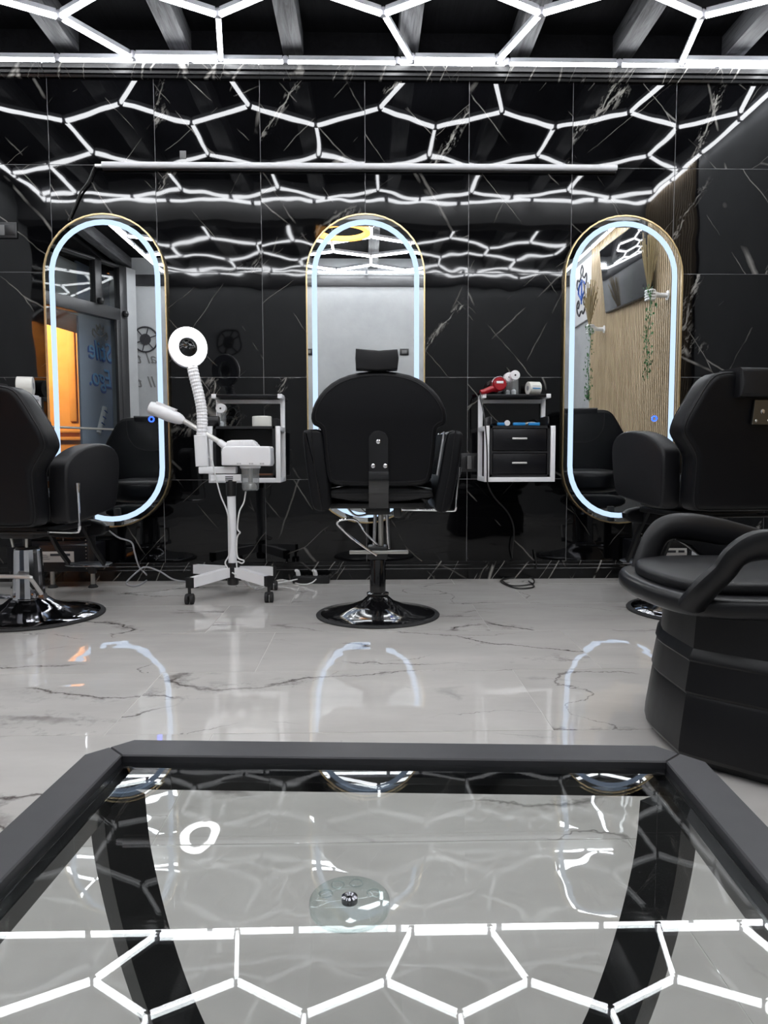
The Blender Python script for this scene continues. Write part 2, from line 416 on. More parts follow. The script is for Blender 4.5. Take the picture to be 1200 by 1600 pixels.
# floor of white marble slabs
bm = bm_new(); box2(bm, (XL-.1, YB-.1, -.1), (XR+.1, D+.1, -.0012)); fl = struct('floor', bm, 'fgrout')
TW, TH = 1.205, .566
fm = tile_mesh('floor_slab', TW, TH, .012, .002, .0006, 'floor')
yt = 3.06+TH*2; rows = 9; offs = [.815, .815+.3, .50+0, .79, .50, .79]
for i in range(-2, 9):
    y1 = 3.06 - TH*(i-1); xo = .815 if i in (-1, 1) else (.52 if i in (0,) else (.50 if i % 2 == 0 else .79))
    for k in range(-4, 3):
        x0 = xo+TW*k
        if x0+TW < XL or x0 > XR: continue
        a, b_ = max(x0, XL), min(x0+TW, XR); y0, y2 = max(y1-TH, YB), min(y1, D)
        if b_-a < .03 or y2-y0 < .03: continue
        if abs((b_-a)-TW) < .001 and abs((y2-y0)-TH) < .001: me = fm
        else: me = tile_mesh('floor_slab', b_-a, y2-y0, .012, .002, .0006, 'floor')
        mesh_obj('floor_slab', me, fl, ((a+b_)/2, (y0+y2)/2, -.006), (random.uniform(-.0006,.0006), random.uniform(-.0006,.0006), 0))
# ceiling, beams
bm = bm_new(); box2(bm, (XL-.1, YB-.1, CZ), (XR+.1, D+.15, CZ+.1)); ceil = struct('ceiling', bm, 'ceiling')
w1, w2 = D-.0, D-2.25
for x in (-2.93,-2.3,-1.67,-1.04,-.41,.24,.88,1.47,2.1):
    b = bm_new(); box(b, (0,0,0), (.115, w1-w2-.01, .125), .006); me_o = obj('ceiling_beam', b, 'beam', ceil); me_o.location = (x, (w1+w2)/2, 3.07)
for x in (-2.9,-2.2,-1.55,-.72,.08,.78,1.45,2.12):
    b = bm_new(); box(b, (0,0,0), (.115, D-2.46-YB, .125), .006); me_o = obj('ceiling_beam', b, 'beam', ceil); me_o.location = (x, (D-2.46+YB)/2, 3.07)
bm = bm_new(); box2(bm, (XL, D-2.45, 2.785), (XR, D-2.25, CZ), .006); struct('trim_2', bm, 'plaster_d')
# rear wall
bm = bm_new(); box2(bm, (XL-.1, YB-.12, 0), (XR+.1, YB, CZ)); wr = struct('wall_front', bm, 'plaster')
bm = bm_new(); box2(bm, (XL, YB, 2.80), (XR, YB+.03, 2.93), .004); struct('trim_3', bm, 'darkwall')
# right wall: marble up to the first metre, then oak slats, then plaster
bm = bm_new(); box2(bm, (XR+.0, YB, 0), (XR+.12, D, CZ)); wrt = struct('wall_right', bm, 'plaster')
tr_ = tile_mesh('marble_tile', .6, .012, .6, .002, .0008, 'wall_tile')
for c in range(2, 8):
    mesh_obj('marble_tile', tr_, wrt, (XR-.006, D-.33-.6*c-.04, .17), (0,0,PI/2))
bm = bm_new(); box2(bm, (XR-.012, D-3.92, .47), (XR, D-1.31, 3.0))
slp = thing('slat_wall_panel', 'oak slat panel covering the right wall, seen in the right mirror', 'wall panel', (XR, D-2.6, .47))
sb = obj('felt_backing', bm, 'slatback', slp)
bm = bm_new(); y = D-1.33
while y > D-3.90:
    box2(bm, (XR-.042, y-.022, .47), (XR-.012, y, 3.0)); y -= .042
so = obj('slats', bm, 'slat', slp, smooth=False); so['kind'] = 'stuff'
# left wall with the glazed shop front
bm = bm_new(); box2(bm, (XL-.12, D-2.45, 0), (XL, D, CZ)); struct('wall_left', bm, 'plaster')
bm = bm_new(); box2(bm, (XL-.75, D-2.57, 0), (XL-.12, D-2.45, CZ)); box2(bm, (XL-.75, D-3.2, 0), (XL-.63, D-2.57, CZ)); struct('wall_left', bm, 'plaster')
bm = bm_new(); box2(bm, (XL-1.2, YB-.12, 2.98), (XL, D-2.45, CZ+.1)); struct('ceiling', bm, 'ceiling')
# glazed door front standing at an angle: local x runs along it (0 = end near the marble wall), local y points out to the street
PA, PB = Vector((-3.62, D-3.08, 0)), Vector((-2.82, D-4.84, 0))
dd = (PB-PA).normalized(); LD = (PB-PA).length; DM = Matrix((( dd.x, dd.y, 0, PA.x), (dd.y, -dd.x, 0, PA.y), (0,0,1,0), (0,0,0,1)))
dr = bpy.data.objects.new('door_1', None); COL.objects.link(dr); dr['kind'] = 'structure'
def dbox(nm, x0, x1, y0, y1, z0, z1, mat, bev=0, smooth=True):
    b = bm_new(); box2(b, (x0,y0,z0), (x1,y1,z1), bev); bmesh.ops.transform(b, matrix=DM, verts=b.verts); return obj(nm, b, mat, dr, smooth=smooth)
for nm, x0, x1, z0, z1 in (('door_post', 0, .08, 0, 2.98), ('door_post', LD-.28, LD-.16, 0, 2.98), ('transom_bar', .08, LD-.28, 2.33, 2.47), ('door_rail', .08, LD-.28, 0, .12), ('mullion', LD-.66, LD-.56, 2.47, 2.98), ('head_bar', .08, LD-.28, 2.95, 2.98)):
    dbox(nm, x0, x1, -.04, .05, z0, z1, 'frame', .006)
dbox('fixed_leaf_stile', LD-.36, LD-.30, -.055, -.01, .12, 2.33, 'frame', .006)
dbox('wall_return', LD-.16, LD, -.03, .05, 0, 2.98, 'plaster')
for x0, x1, z0, z1 in ((.08, LD-.28, .12, 2.33), (.08, LD-.66, 2.47, 2.95), (LD-.56, LD-.28, 2.47, 2.95)): dbox('glass_pane', x0, x1, .0, .008, z0, z1, 'wglass', smooth=False)
b = bm_new(); cyl(b, DM@Vector((.10,-.09,1.05)), DM@Vector((LD-.30,-.09,1.05)), .013)
for x in (.2, LD-.4): cyl(b, DM@Vector((x,-.09,1.05)), DM@Vector((x,0,1.05)), .009, 8)
obj('push_bar', b, 'steel', dr)
for x in (LD-.61, LD-.22):
    b = bm_new(); lathe(b, [(.03,-.03),(.04,0),(.03,.03)], DM@Vector((x,-.06,2.50 if x < LD-.5 else 2.42)), 16); obj('hinge_cap', b, 'black', dr)
bm = bm_new(); box2(bm, (-10, -8, -.2), (XL-.12, D-2.6, -.02)); struct('trim_4', bm, 'asphalt')
b = bm_new(); box2(b, (-9, D-8.2, -.02), (-3.3, D-7.8, 6))
facade = tag(obj('street_facade', b, 'ochre'), 'orange lamplit building front across the street, seen in the left mirror', 'building')
for z in (1.0, 1.12):
    b = bm_new(); box2(b, (-9, D-7.8, z), (-3.3, D-7.74, z+.05), .01); obj('string_course', b, 'ochre', facade)
for x in (-5.25, -4.75): b = bm_new(); box2(b, (x-.06, D-7.8, 1.3), (x+.06, D-7.76, 3.4), .02); obj('pilaster', b, 'ochre', facade)
# entrance side panel with the painted lettering, outside the glass; local x along it, seen from the room side
QA, QB = Vector((-3.33, D-4.40, 0)), Vector((-3.02, D-6.2, 0)); qd = (QB-QA).normalized(); LQ = (QB-QA).length
QM = Matrix(((qd.x, qd.y, 0, QA.x), (qd.y, -qd.x, 0, QA.y), (0,0,1,0), (0,0,0,1)))   # local -y faces the room
b = bm_new(); box2(b, (0, 0, 0), (LQ, .025, 3.0)); bmesh.ops.transform(b, matrix=QM, verts=b.verts)
pan = tag(obj('painted_entrance_panel', b, 'bluegrey'), 'blue-grey entrance panel painted with blue lettering, seen in left mirror', 'wall panel')
b = bm_new(); box2(b, (-.5, .0, 2.36), (LQ, .7, 2.95)); bmesh.ops.transform(b, matrix=QM, verts=b.verts); struct('trim_5', b, 'plaster_d')
def wallmat(x, y, z, facing):   # text standing on a wall, readable from the room
    if facing == '+y': R_ = Matrix(((-1,0,0,0),(0,0,1,0),(0,1,0,0),(0,0,0,1)))
    return Matrix.Translation((x,y,z)) @ R_
def qtext(x, yo, z): return QM @ Matrix.Translation((x, yo, z)) @ Matrix(((-1,0,0,0),(0,0,-1,0),(0,1,0,0),(0,0,0,1)))
def qtext(x, yo, z): # local text plane: text x -> -(local x) as read by someone in the room
    return QM @ Matrix(((-1,0,0,x),(0,0,-1,yo),(0,1,0,z),(0,0,0,1)))
for tx, z, s_, xx in (('Stile', 2.00, .34, .47), ('Ego.', 1.68, .32, .45)):
    text_mesh(tx, s_, 'inkblue', 'painted_word', qtext(xx, -.004, z), pan, .003, .2)
    text_mesh(tx, s_*.92, 'inklight', 'painted_word_highlight', qtext(xx, -.008, z+.014), pan, .002, .2)
def qtube(b, pts, r, n=6, sm=0): tube(b, [QM@Vector((p[0], -.006, p[1])) for p in pts], r, n, sm)
b = bm_new()
for sg in (-1, 1): qtube(b, [(.46+sg*q[0], 2.20+q[1]) for q in ((.02,.0),(.08,.02),(.15,.06),(.17,.0),(.12,-.03))], .009, 6, 5)
qtube(b, [(.46+q[0], 2.24+q[1]) for q in ((-.07,0),(-.08,.08),(-.035,.035),(0,.10),(.035,.035),(.08,.08),(.07,0))], .009)
obj('painted_crest', b, 'inkgrey', pan)
b = bm_new(); qtube(b, [(.34,1.02),(.50,1.34)], .035, 10); obj('painted_pole', b, 'print_white', pan)
for k in range(4):
    b = bm_new(); x, z = .36+.038*k, 1.06+.076*k; tube(b, [QM@Vector((x-.03,-.044,z+.012)), QM@Vector((x+.03,-.044,z-.012))], .008, 6); obj('painted_stripe', b, 'inkblue', pan)
# writing and signs on the rear wall
for words_, z, lab in ((('al','tuo'), 1.93, 'upper'), (('Il','tuo'), 1.64, 'lower')):
    t = thing('wall_lettering', f'grey script lettering on the rear plaster wall, {lab} line, in left mirror', 'lettering', (-2.72, YB, z))
    for k, w in enumerate(words_): text_mesh(w, .19, 'inkgrey', 'word', wallmat(-2.62-.25*k+.0, YB+.003, z, '+y'), t, .002, .3)
def round_sign(x, z, r, label):
    t = thing('round_wall_sign', label, 'sign', (x, YB, z))
    b = bm_new(); tube(b, [(x+r*math.cos(a*PI/16), YB+.012, z+r*math.sin(a*PI/16)) for a in range(32)], .009, 8, loop=True); obj('sign_ring', b, 'ink', t)
    b = bm_new()
    for a in (20, 75, 130): 
        dx, dz = r*math.cos(math.radians(a)), r*math.sin(math.radians(a)); cyl(b, (x-dx, YB+.012, z-dz), (x+dx, YB+.012, z+dz), .006, 6)
    lathe(b, [(r*.45,-.004),(r*.45,.004)], (x, YB+.012, z), 24, Matrix.Rotation(PI/2, 4, 'X')); obj('sign_spokes', b, 'ink', t)
round_sign(-2.70, 2.16, .15, 'round black openwork sign above the script lettering, in left mirror')
round_sign(-1.72, 2.13, .15, 'round black openwork sign reflected in the tiles beside the ring lamp')
for x in (.46, -.72):
    b = bm_new(); box2(b, (x-.055, YB, 1.97), (x+.055, YB+.012, 2.05), .003)
    t = tag(obj('wall_socket', b, 'black'), 'black socket plate on the rear wall, seen %s of the centre mirror' % ('at right' if x > 0 else 'at left edge'), 'socket')
    b = bm_new(); box2(b, (x-.03, YB+.012, 1.99), (x+.03, YB+.015, 2.03), .001); obj('socket_insert', b, 'inkgrey', t)

# ------------------------------------------------------------------ hexagon ceiling lights
ZL = 2.955
def led_net(name, label, edges, nodes_r=.02):
    t = thing(name, label, 'ceiling light', (0,0,ZL))
    seen = {}
    for a, b_ in edges:
        a, b_ = Vector((*a, ZL)), Vector((*b_, ZL)); L = (b_-a).length
        if L < .06: continue
        d = (b_-a).normalized(); s = Vector((-d.y, d.x, 0)); p, q = a+d*.018, b_-d*.018; w = .0108
        b = bm_new(); rs = []
        for e in (p, q): rs.append([e+s*w+Vector((0,0,.004)), e-s*w+Vector((0,0,.004)), e-s*w*.95+Vector((0,0,-.012)), e-s*w*.5+Vector((0,0,-.020)), e+s*w*.5+Vector((0,0,-.020)), e+s*w*.95+Vector((0,0,-.012))])
        rings(b, rs); tb = obj('led_tube', b, 'led', t, ang=60)
        b = bm_new(); rings(b, [[e+s*w*1.3+Vector((0,0,.0005)), e+s*w*.9+Vector((0,0,.026)), e-s*w*.9+Vector((0,0,.026)), e-s*w*1.3+Vector((0,0,.0005))] for e in (p, q)]); obj('tube_housing', b, 'ledhouse', tb, smooth=False)
        for e in (a, b_): seen[(round(e.x,2), round(e.y,2))] = e
    for e in seen.values():
        b = bm_new(); lathe(b, [(.017,-.017),(.02,-.008),(.02,.016),(.014,.024)], e, 10); obj('connector', b, 'joint', t)
def W_(x, w): return (x, D-w)
A = [-2.42,-1.54,-.74,.09,.88,1.70,2.42]; B = [-1.99,-1.16,-.34,.47,1.27,2.10]
E1 = []
ends = [-2.5,-1.29,-.81,.26,.74,1.79,2.30]
dA = [0,-.06,-.01,.03,.06,.05,.02]; dB = [-.03,0,.02,.05,.03,.0]
for i, x in enumerate(A): E1.append((W_(ends[i], .06), W_(x, .49+dA[i]*.6)))
for i in range(6):
    E1.append((W_(A[i], .49+dA[i]*.6), W_(B[i], .73+dB[i]*.6))); E1.append((W_(B[i], .73+dB[i]*.6), W_(A[i+1], .49+dA[i+1]*.6)))
    E1.append((W_(B[i], .73+dB[i]*.6), W_(B[i], 1.24)))
    E1.append((W_(A[i], 1.47), W_(B[i], 1.24))); E1.append((W_(B[i], 1.24), W_(A[i+1], 1.47)))
    E1.append((W_(A[i], 1.95), W_(B[i], 2.15))); E1.append((W_(B[i], 2.15), W_(A[i+1], 1.95)))
for x in A: E1.append((W_(x, 1.47), W_(x, 1.95)))
for a, b_ in ((-1.29,-.81),(.26,.74),(1.79,2.30)): E1.append((W_(a, .085), W_(b_, .085)))
xb = [-2.78,-2.45,-1.72,-.98,-.45,.18,.80,1.44,2.0,2.47]
for i in range(9):
    E1.append((W_(xb[i], .045), W_(xb[i+1], .045))); E1.append((W_(xb[i], 2.205), W_(xb[i+1], 2.205)))
for xe in (-2.78, 2.47):
    wv = [.045,.6,1.15,1.7,2.205]
    for i in range(4): E1.append((W_(xe, wv[i]), W_(xe, wv[i+1])))
for w in (.49,1.47,1.95): E1.append((W_(-2.42, w), W_(-2.76, w+.14)))
led_net('hexagon_ceiling_light', 'white hexagon LED tube grid glowing under the black beams by the marble wall', E1)
E2 = []; cols = [i*.41 for i in range(-6, 6)]
rws = [2.72, 2.95, 3.32, 3.53, 3.86, 4.05, 4.42, 4.66]
def nodew(i, k): return None
for j, (lo, hi) in enumerate(((2.72,2.95),(3.32,3.53),(3.86,4.05),(4.42,4.66))):
    # zigzag rows between the two depths; alternate parity row by row
    for i in range(len(cols)-1):
        par = (i + j) % 2
        a = (cols[i]+.05, lo if par else hi); b_ = (cols[i+1]+.05, hi if par else lo)
        E2.append((W_(*a), W_(*b_)))
    if j < 3:
        nxt = ((3.32,3.53),(3.86,4.05),(4.42,4.66))[j]
        for i in range(len(cols)):
            if (i + j) % 2 == 0: E2.append((W_(cols[i]+.05, hi), W_(cols[i]+.05, nxt[0])))
xb = [-2.45,-1.8,-1.2,-.6,0,.6,1.2,1.8,2.40]
for i in range(8): E2.append((W_(xb[i], 4.75), W_(xb[i+1], 4.75))); E2.append((W_(xb[i], 2.52), W_(xb[i+1], 2.52)))
for xe in (-2.45, 2.40):
    wv = [2.52,3.1,3.65,4.2,4.75]
    for i in range(4): E2.append((W_(xe, wv[i]), W_(xe, wv[i+1])))
E2 = [e for e in E2 if True]
led_net('hexagon_ceiling_light', 'white hexagon LED tube grid over the seating area, seen in the centre mirror', E2)
t = thing('ring_pendant', 'orange glowing ring light below the ceiling, seen at top of centre mirror', 'ceiling light', (-.22, D-2.85, 2.86))
b = bm_new()
tube(b, [(-.22+.235*math.cos(a*PI/24), D-2.85+.235*math.sin(a*PI/24), 2.86) for a in range(48)], .02, 8, loop=True, up=(0,0,1), sec=[(-1,-1.3),(-1,1.3),(1,1.3),(1,-1.3)]); obj('glowing_ring', b, 'orange', t, smooth=False)
b = bm_new()
for a in range(3): x, y = -.22+.235*math.cos(a*2.1), D-2.85+.235*math.sin(a*2.1); cyl(b, (x,y,2.88), (x,y,CZ), .002, 6)
obj('suspension_wire', b, 'steel', t)

# wall light bar
t = thing('wall_light_bar', 'long unlit white linear light bar fixed across the marble wall above mirrors', 'wall light', (-.03, D, 2.385))
b = bm_new(); tube(b, [(-1.495, D-.035, 2.386), (1.442, D-.035, 2.386)], .0155, sec=[(1,-.8),(1,.8),(.0,1.15),(-.9,.7),(-.9,-.7),(0,-1.15)], up=(0,0,1)); obj('diffuser', b, 'wgrey', t, ang=70)
b = bm_new(); box2(b, (-1.50, D-.02, 2.365), (1.445, D, 2.395), .002); obj('mounting_rail', b, 'black', t)
b = bm_new(); box2(b, (-1.535, D-.045, 2.375), (-1.495, D-.02, 2.39), .003); obj('end_cap', b, 'white', t)
b = bm_new(); tube(b, [(-1.53, D-.035, 2.378), at(147,262,D-.02), at(138,283,D-.02), at(126,300,D-.015), at(117,322,D-.012), at(107,345,D-.008)], .006, 6, 4)
tag(obj('light_bar_cable', b, 'cblack'), 'black cable hanging from the left end of the wall light bar', 'cable')

# ------------------------------------------------------------------ capsule mirrors
def capsule(w, h, n=20):
    r = w/2; o = []
    for k in range(n+1): a = PI*k/n; o.append((r*math.cos(a), h/2-r+r*math.sin(a)))
    for k in range(n+1): a = PI+PI*k/n; o.append((r*math.cos(a), -h/2+r+r*math.sin(a)))
    return o
def band(bm, o1, o2, y0, y1, c):
    n = len(o1); rs = []
    for o, y in ((o1,y1),(o2,y1),(o2,y0),(o1,y0)): rs.append([Vector((c[0]+u, y, c[2]+v)) for u, v in o])
    rings(bm, rs, False, True)
def mirror(x, w, h, zc, btn, label):
    c = (x, D, zc); t = thing('capsule_mirror', label, 'mirror', (x, D, zc), group=None)
    o = capsule(w, h)
    b = bm_new(); band(b, o, inset(o, .008), D-.034, D-.001, c); obj('gold_frame', b, 'gold', t, ang=60)
    gi = inset(o, .008); b = bm_new(); rings(b, [[Vector((c[0]+u, y, c[2]+v)) for u, v in gi] for y in (D-.028, D-.004)]); 
    gl = obj('mirror_glass', b, 'mirror', t, smooth=False); gl.rotation_euler = (0,0,0)
    b = bm_new(); band(b, inset(o, .034), inset(o, .064), D-.0295, D-.0275, c); obj('light_band', b, 'halo', gl, ang=60)
    b = bm_new(); p = Vector((x+btn, D-.030, .955)); tube(b, [p+Vector((.014*math.cos(a*PI/8), 0, .014*math.sin(a*PI/8))) for a in range(16)], .004, 6, loop=True); obj('touch_button', b, 'bluedot', gl)
mirror(-1.503, .70, 1.80, 1.223, .245, 'capsule wall mirror with lit band showing the shop door, behind the left barber chair')
mirror(-.006, .69, 1.79, 1.234, .26, 'capsule wall mirror with lit band behind the round-backed centre barber chair')
mirror(1.500, .695, 1.795, 1.229, .20, 'capsule wall mirror with lit band showing oak slats and television, at right')

# ------------------------------------------------------------------ wall shelf units
def shelf_unit(x0, x1, drawers, label, loc_items=None):
    t = thing('wall_shelf_unit', label, 'shelf unit', ((x0+x1)/2, D, .595), group='white framed shelf units beside the mirrors')
    yf, yw, zb, zt, zs = D-.27, D-.002, .592, .905, 1.085; q = .026
    def bar(nm, p0, p1): b = bm_new(); box2(b, p0, p1, .0025); obj(nm, b, 'white', t)
    for x in (x0, x1-q):
        bar('rear_post', (x, yw-q, zb), (x+q, yw, zs)); bar('front_post', (x, yf, zb), (x+q, yf+q, zt))
        bar('side_rail', (x, yf+q, zb), (x+q, yw-q, zb+q)); bar('side_rail', (x, yf+q, zt-q), (x+q, yw-q, zt))
        bar('shelf_arm', (x, D-.155, zs-.018), (x+q, yw-q, zs+.006))
    bar('front_rail', (x0+q, yf, zb), (x1-q, yf+q, zb+q)); bar('shelf_rail', (x0+q, yw-q, zs-.04), (x1-q, yw, zs-.016))
    b = bm_new(); box2(b, (x0+q*.6, D-.15, zs-.012), (x1-q*.6, yw-.002, zs+.004), .002); obj('top_shelf', b, 'darkboard', t)
    a, c = x0+q+.004, x1-q-.004
    b = bm_new(); th = .014
    box2(b, (a, yf+.006, zb+q), (a+th, yw-q, zt)); box2(b, (c-th, yf+.006, zb+q), (c, yw-q, zt)); box2(b, (a, yf+.006, zt-th), (c, yw-q, zt)); box2(b, (a, yf+.006, zb+q), (c, yw-q, zb+q+th)); box2(b, (a, yw-q-.01, zb+q), (c, yw-q, zt))
    if drawers: box2(b, (a+th, yf+.008, .752), (c-th, yf+.10, .764))
    obj('box_carcass', b, 'satin', t)
    if drawers:
        for z0, z1 in ((zb+q+th+.004, .748), (.768, zt-th-.004)):
            b = bm_new(); box2(b, (a+th+.004, yf+.010, z0), (c-th-.004, yf+.20, z1), .002); d = obj('drawer', b, 'darkboard', t)
            b = bm_new(); zz = (z0+z1)/2+.006; xm = (a+c)/2-.004
            box2(b, (xm-.042, yf-.012, zz-.005), (xm+.042, yf-.004, zz+.005), .003)
            for s in (-.033, .033): cyl(b, (xm+s, yf-.006, zz), (xm+s, yf+.012, zz), .004, 8)
            obj('drawer_handle', b, 'handle', d)
        b = bm_new()   # raised clear sides of the tray on top
        for x in (a+.004, c-.012): cushion(b, chaikin([(yf+.01, zt), (yf+.01, zt+.045), (yf+.03, zt+.055), (yw-q, zt+.055), (yw-q, zt)], 1), x, x+.008, .003, lambda u, v, w: Vector((w, u, v)), 2)
        obj('tray_side', b, 'satin', t)
    else:
        b = bm_new(); box2(b, (c-.11, yf+.03, zb+q+th), (c-.02, yf+.12, zb+q+th+.008), .001); obj('loose_board', b, 'brown', t)
    return zs+.004, zt
shelf_unit(.655, 1.052, True, 'white metal wall unit with two black drawers, right of centre chair')
shelf_unit(-.882, -.482, False, 'white metal wall unit with open black box behind the facial steamer')
shelf_unit(-2.30, -1.90, True, 'white metal wall unit at far left behind the left barber chair')
ZS, ZT = 1.0895, .9055
# items on the right unit
def paper_roll(x, y, z, r, w, label, mark=True, name='paper_roll', rot=.25):
    t = thing(name, label, 'paper roll', (x, y, z), rot)
    mt = Matrix.Rotation(PI/2, 4, 'Y'); b = bm_new()
    lathe(b, [(r*.38,-w/2),(r-.002,-w/2),(r,-w/2+.002),(r,w/2-.002),(r-.002,w/2),(r*.38,w/2)], (0,0,r), 28, mt); obj('roll', b, 'paper', t, local=True)
    b = bm_new(); lathe(b, [(r*.2,-w/2-.0006),(r*.37,-w/2-.0006),(r*.37,w/2+.0006),(r*.2,w/2+.0006)], (0,0,r), 20, mt); obj('core', b, 'cgrey', t, local=True)
    if mark:
        b = bm_new(); box2(b, (-w*.32, -r-.0012, r*.86), (w*.36, -r+.001, r*1.0)); obj('printed_mark', b, 'blue', t, local=True)
        b = bm_new(); box2(b, (-w*.3, -r*.96-.0012, r*1.26), (w*.34, -r*.9, r*1.31)); obj('printed_line', b, 'cgrey', t, local=True)
paper_roll(.965, D-.085, ZS, .038, .072, 'white neck paper roll with blue print on the top shelf right of the dispensers')
def dispenser(x, y, z, h, label, group=None):
    t = thing('neck_strip_dispenser', label, 'dispenser', (x, y, z), group=group)
    b = bm_new(); cushion(b, chaikin([(-.024,-.03),(.024,-.03),(.024,.03),(-.024,.03)], 2), 0, h*.66, .003, lambda u, v, w: Vector((u, v, w)), 2); obj('clear_body', b, 'clear', t, local=True)
    b = bm_new(); lathe(b, [(.006,-.028),(.026,-.028),(.028,-.024),(.028,.024),(.026,.028),(.006,.028)], (0,-.004,h*.80), 22, Matrix.Rotation(PI/2, 4, 'X')); obj('white_roll', b, 'wplastic', t, local=True)
    b = bm_new(); lathe(b, [(.0055,-.03),(.0055,.029)], (0,-.004,h*.80), 12, Matrix.Rotation(PI/2, 4, 'X')); obj('roll_axle', b, 'black', t, local=True)
    b = bm_new(); lathe(b, [(.012,0),(.014,.02),(.006,.03)], (-.002,0,.003), 14); obj('inner_cup', b, 'wplastic', t, local=True)
dispenser(.852, D-.09, ZS, .138, 'clear dispenser with white roll on top, right one of the pair beside the red dryer')
dispenser(.826, D-.045, ZS, .130, 'clear dispenser with white roll on top, behind and left of its twin')
dispenser(-.826, D-.15, ZT, .128, 'clear dispenser with white roll on the left shelf unit behind the steamer')
b = bm_new(); lathe(b, [(.052,0),(.055,.004),(.055,.056),(.052,.06),(.02,.06)], (-.60, D-.14, ZT), 32)
tag(obj('tape_roll', b, 'paper'), 'white paper tape roll lying flat on the left shelf unit', 'roll')
b = bm_new(); lathe(b, [(.03,0),(.032,.004),(.032,.045),(.02,.05)], (-.535, D-.10, ZT), 24)
tag(obj('dark_jar', b, 'satin'), 'small dark jar beside the white tape roll on left shelf unit', 'jar')
b = bm_new(); lathe(b, [(.026,-.03),(.03,-.026),(.03,.026),(.026,.03)], (-.86, D-.20, ZT+.03), 20, Matrix.Rotation(PI/2,4,'Y')); tag(obj('cord_reel', b, 'black'), 'small black cord reel left of the dispenser on left shelf unit', 'reel')
paper_roll(-1.945, D-.10, ZS-.0, .052, .085, 'white paper roll at far left half hidden behind the left chair', False)
b = bm_new(); tube(b, [(-2.30, D-.1, ZS+.012), (-2.12, D-.1, ZS+.012), (-2.04, D-.1, ZS+.014)], [.012,.022,.012], 10, 3); tag(obj('hair_clipper', b, 'satin'), 'dark hair clipper lying on the far left shelf', 'clipper')
# hair dryer
t = thing('hair_dryer', 'glossy red hair dryer lying on the right shelf, handle over its edge', 'hair dryer', (.755, D-.09, ZS))
b = bm_new(); tube(b, [(.755,D-.03,ZS+.058),(.757,D-.07,ZS+.060),(.758,D-.125,ZS+.058),(.758,D-.165,ZS+.054)], [.030,.042,.046,.036], 22, 4); obj('barrel', b, 'red', t)
b = bm_new(); tube(b, [(.757,D-.165,ZS+.054),(.757,D-.172,ZS+.054)], [.036,.031], 22); obj('rear_cap', b, 'red', t)
b = bm_new(); tube(b, [(.750,D-.13,ZS+.030),(.715,D-.145,ZS+.030),(.67,D-.155,ZS+.014),(.645,D-.16,ZS+.010)], [.020,.019,.016,.013], 14, 4); h_ = obj('handle', b, 'red', t)
b = bm_new(); box2(b, (.735,D-.1725,ZS+.058), (.775,D-.168,ZS+.072), .001); obj('white_badge', b, 'wplastic', t)
b = bm_new(); lathe(b, [(.043,-.002),(.046,0),(.043,.002)], (.757,D-.14,ZS+.057), 24, Matrix.Rotation(PI/2,4,'X')); obj('trim_ring', b, 'dchrome', t)
p = [(.648,D-.16,ZS+.008), (.640,D-.20,ZS-.03), (.652,D-.27,.95), (.664,D-.285,.80), (.668,D-.285,.66), (.675,D-.27,.58), (.73,D-.16,.50), (.83,D-.06,.40), (.87,D-.04,.30), (.86,D-.04,.16), atz(800,892,.03), atz(785,905,.006), atz(800,915,.006), atz(832,912,.006), atz(830,903,.006), atz(800,903,.006), atz(782,908,.006), atz(806,919,.006), atz(834,917,.006), atz(826,908,.008)]
b = bm_new(); tube(b, p, .0042, 6, 6); tag(obj('dryer_cord', b, 'cblack'), 'black cord running down from the hair dryer to a coil on the floor', 'cord')
# tray items
for i, (x, l, a) in enumerate(((.762,.050,.2),(.86,.070,-.1),(.945,.066,.15))):
    b = bm_new(); box(b, (x, D-.20, ZT+.011), (l, .022, .018), .004, None); 
    tag(obj('clipper_guard', b, 'blue'), ('blue clipper guard at left end of the drawer tray','blue clipper guard in the middle of the drawer tray','blue clipper guard at right end of the drawer tray')[i], 'clipper guard', 'blue guards on the drawer tray')
b = bm_new(); lathe(b, [(.003,-.006),(.016,-.006),(.016,.006),(.003,.006)], (.79, D-.215, ZT+.0165), 18, Matrix.Rotation(PI/2,4,'X')); tag(obj('white_cap', b, 'wplastic'), 'small round white cap leaning on the left blue guard', 'cap')
b = bm_new(); tube(b, [(.90,D-.17,ZT+.012),(.94,D-.17,ZT+.014),(.965,D-.17,ZT+.013)], [.009,.0125,.009], 10, 2); tag(obj('hair_trimmer', b, 'steel'), 'silver hair trimmer lying behind the right blue guard', 'trimmer')

# ------------------------------------------------------------------ sockets, reflection mark
def plate(name, x0, x1, z0, z1, label, n=3):
    t = thing(name, label, 'socket', ((x0+x1)/2, D, z0)); b = bm_new(); box2(b, (x0, D-.012, z0), (x1, D-.0005, z1), .003); obj('cover_plate', b, 'satin', t)
    w = (x1-x0-.02)/n
    for i in range(n): b = bm_new(); box2(b, (x0+.011+w*i, D-.0145, z0+.016), (x0+.009+w*(i+1), D-.011, z1-.016), .002); obj('socket_module', b, 'inkgrey' if i % 2 else 'black', t)
P = at(28,373,D); plate('light_switch_panel', P.x-.19, P.x, P.z, at(28,348,D).z, 'dark switch panel high on marble wall at the left edge', 3)
P = at(720,737,D); plate('wall_outlet_panel', P.x, at(746,737,D).x, P.z, at(720,708,D).z, 'dark outlet panel low on wall between centre chair and drawer unit', 3)
P = at(286,242,D); b = bm_new(); box2(b, (P.x-.018, D-.004, P.z-.022), (P.x+.018, D-.0005, P.z+.022), .001)  # solid grey plate standing in for a small reflection in the marble
t = tag(obj('reflection_mark', b, 'inkgrey'), 'tiny grey square standing for a reflection on the upper marble wall above the light bar', 'reflection mark')

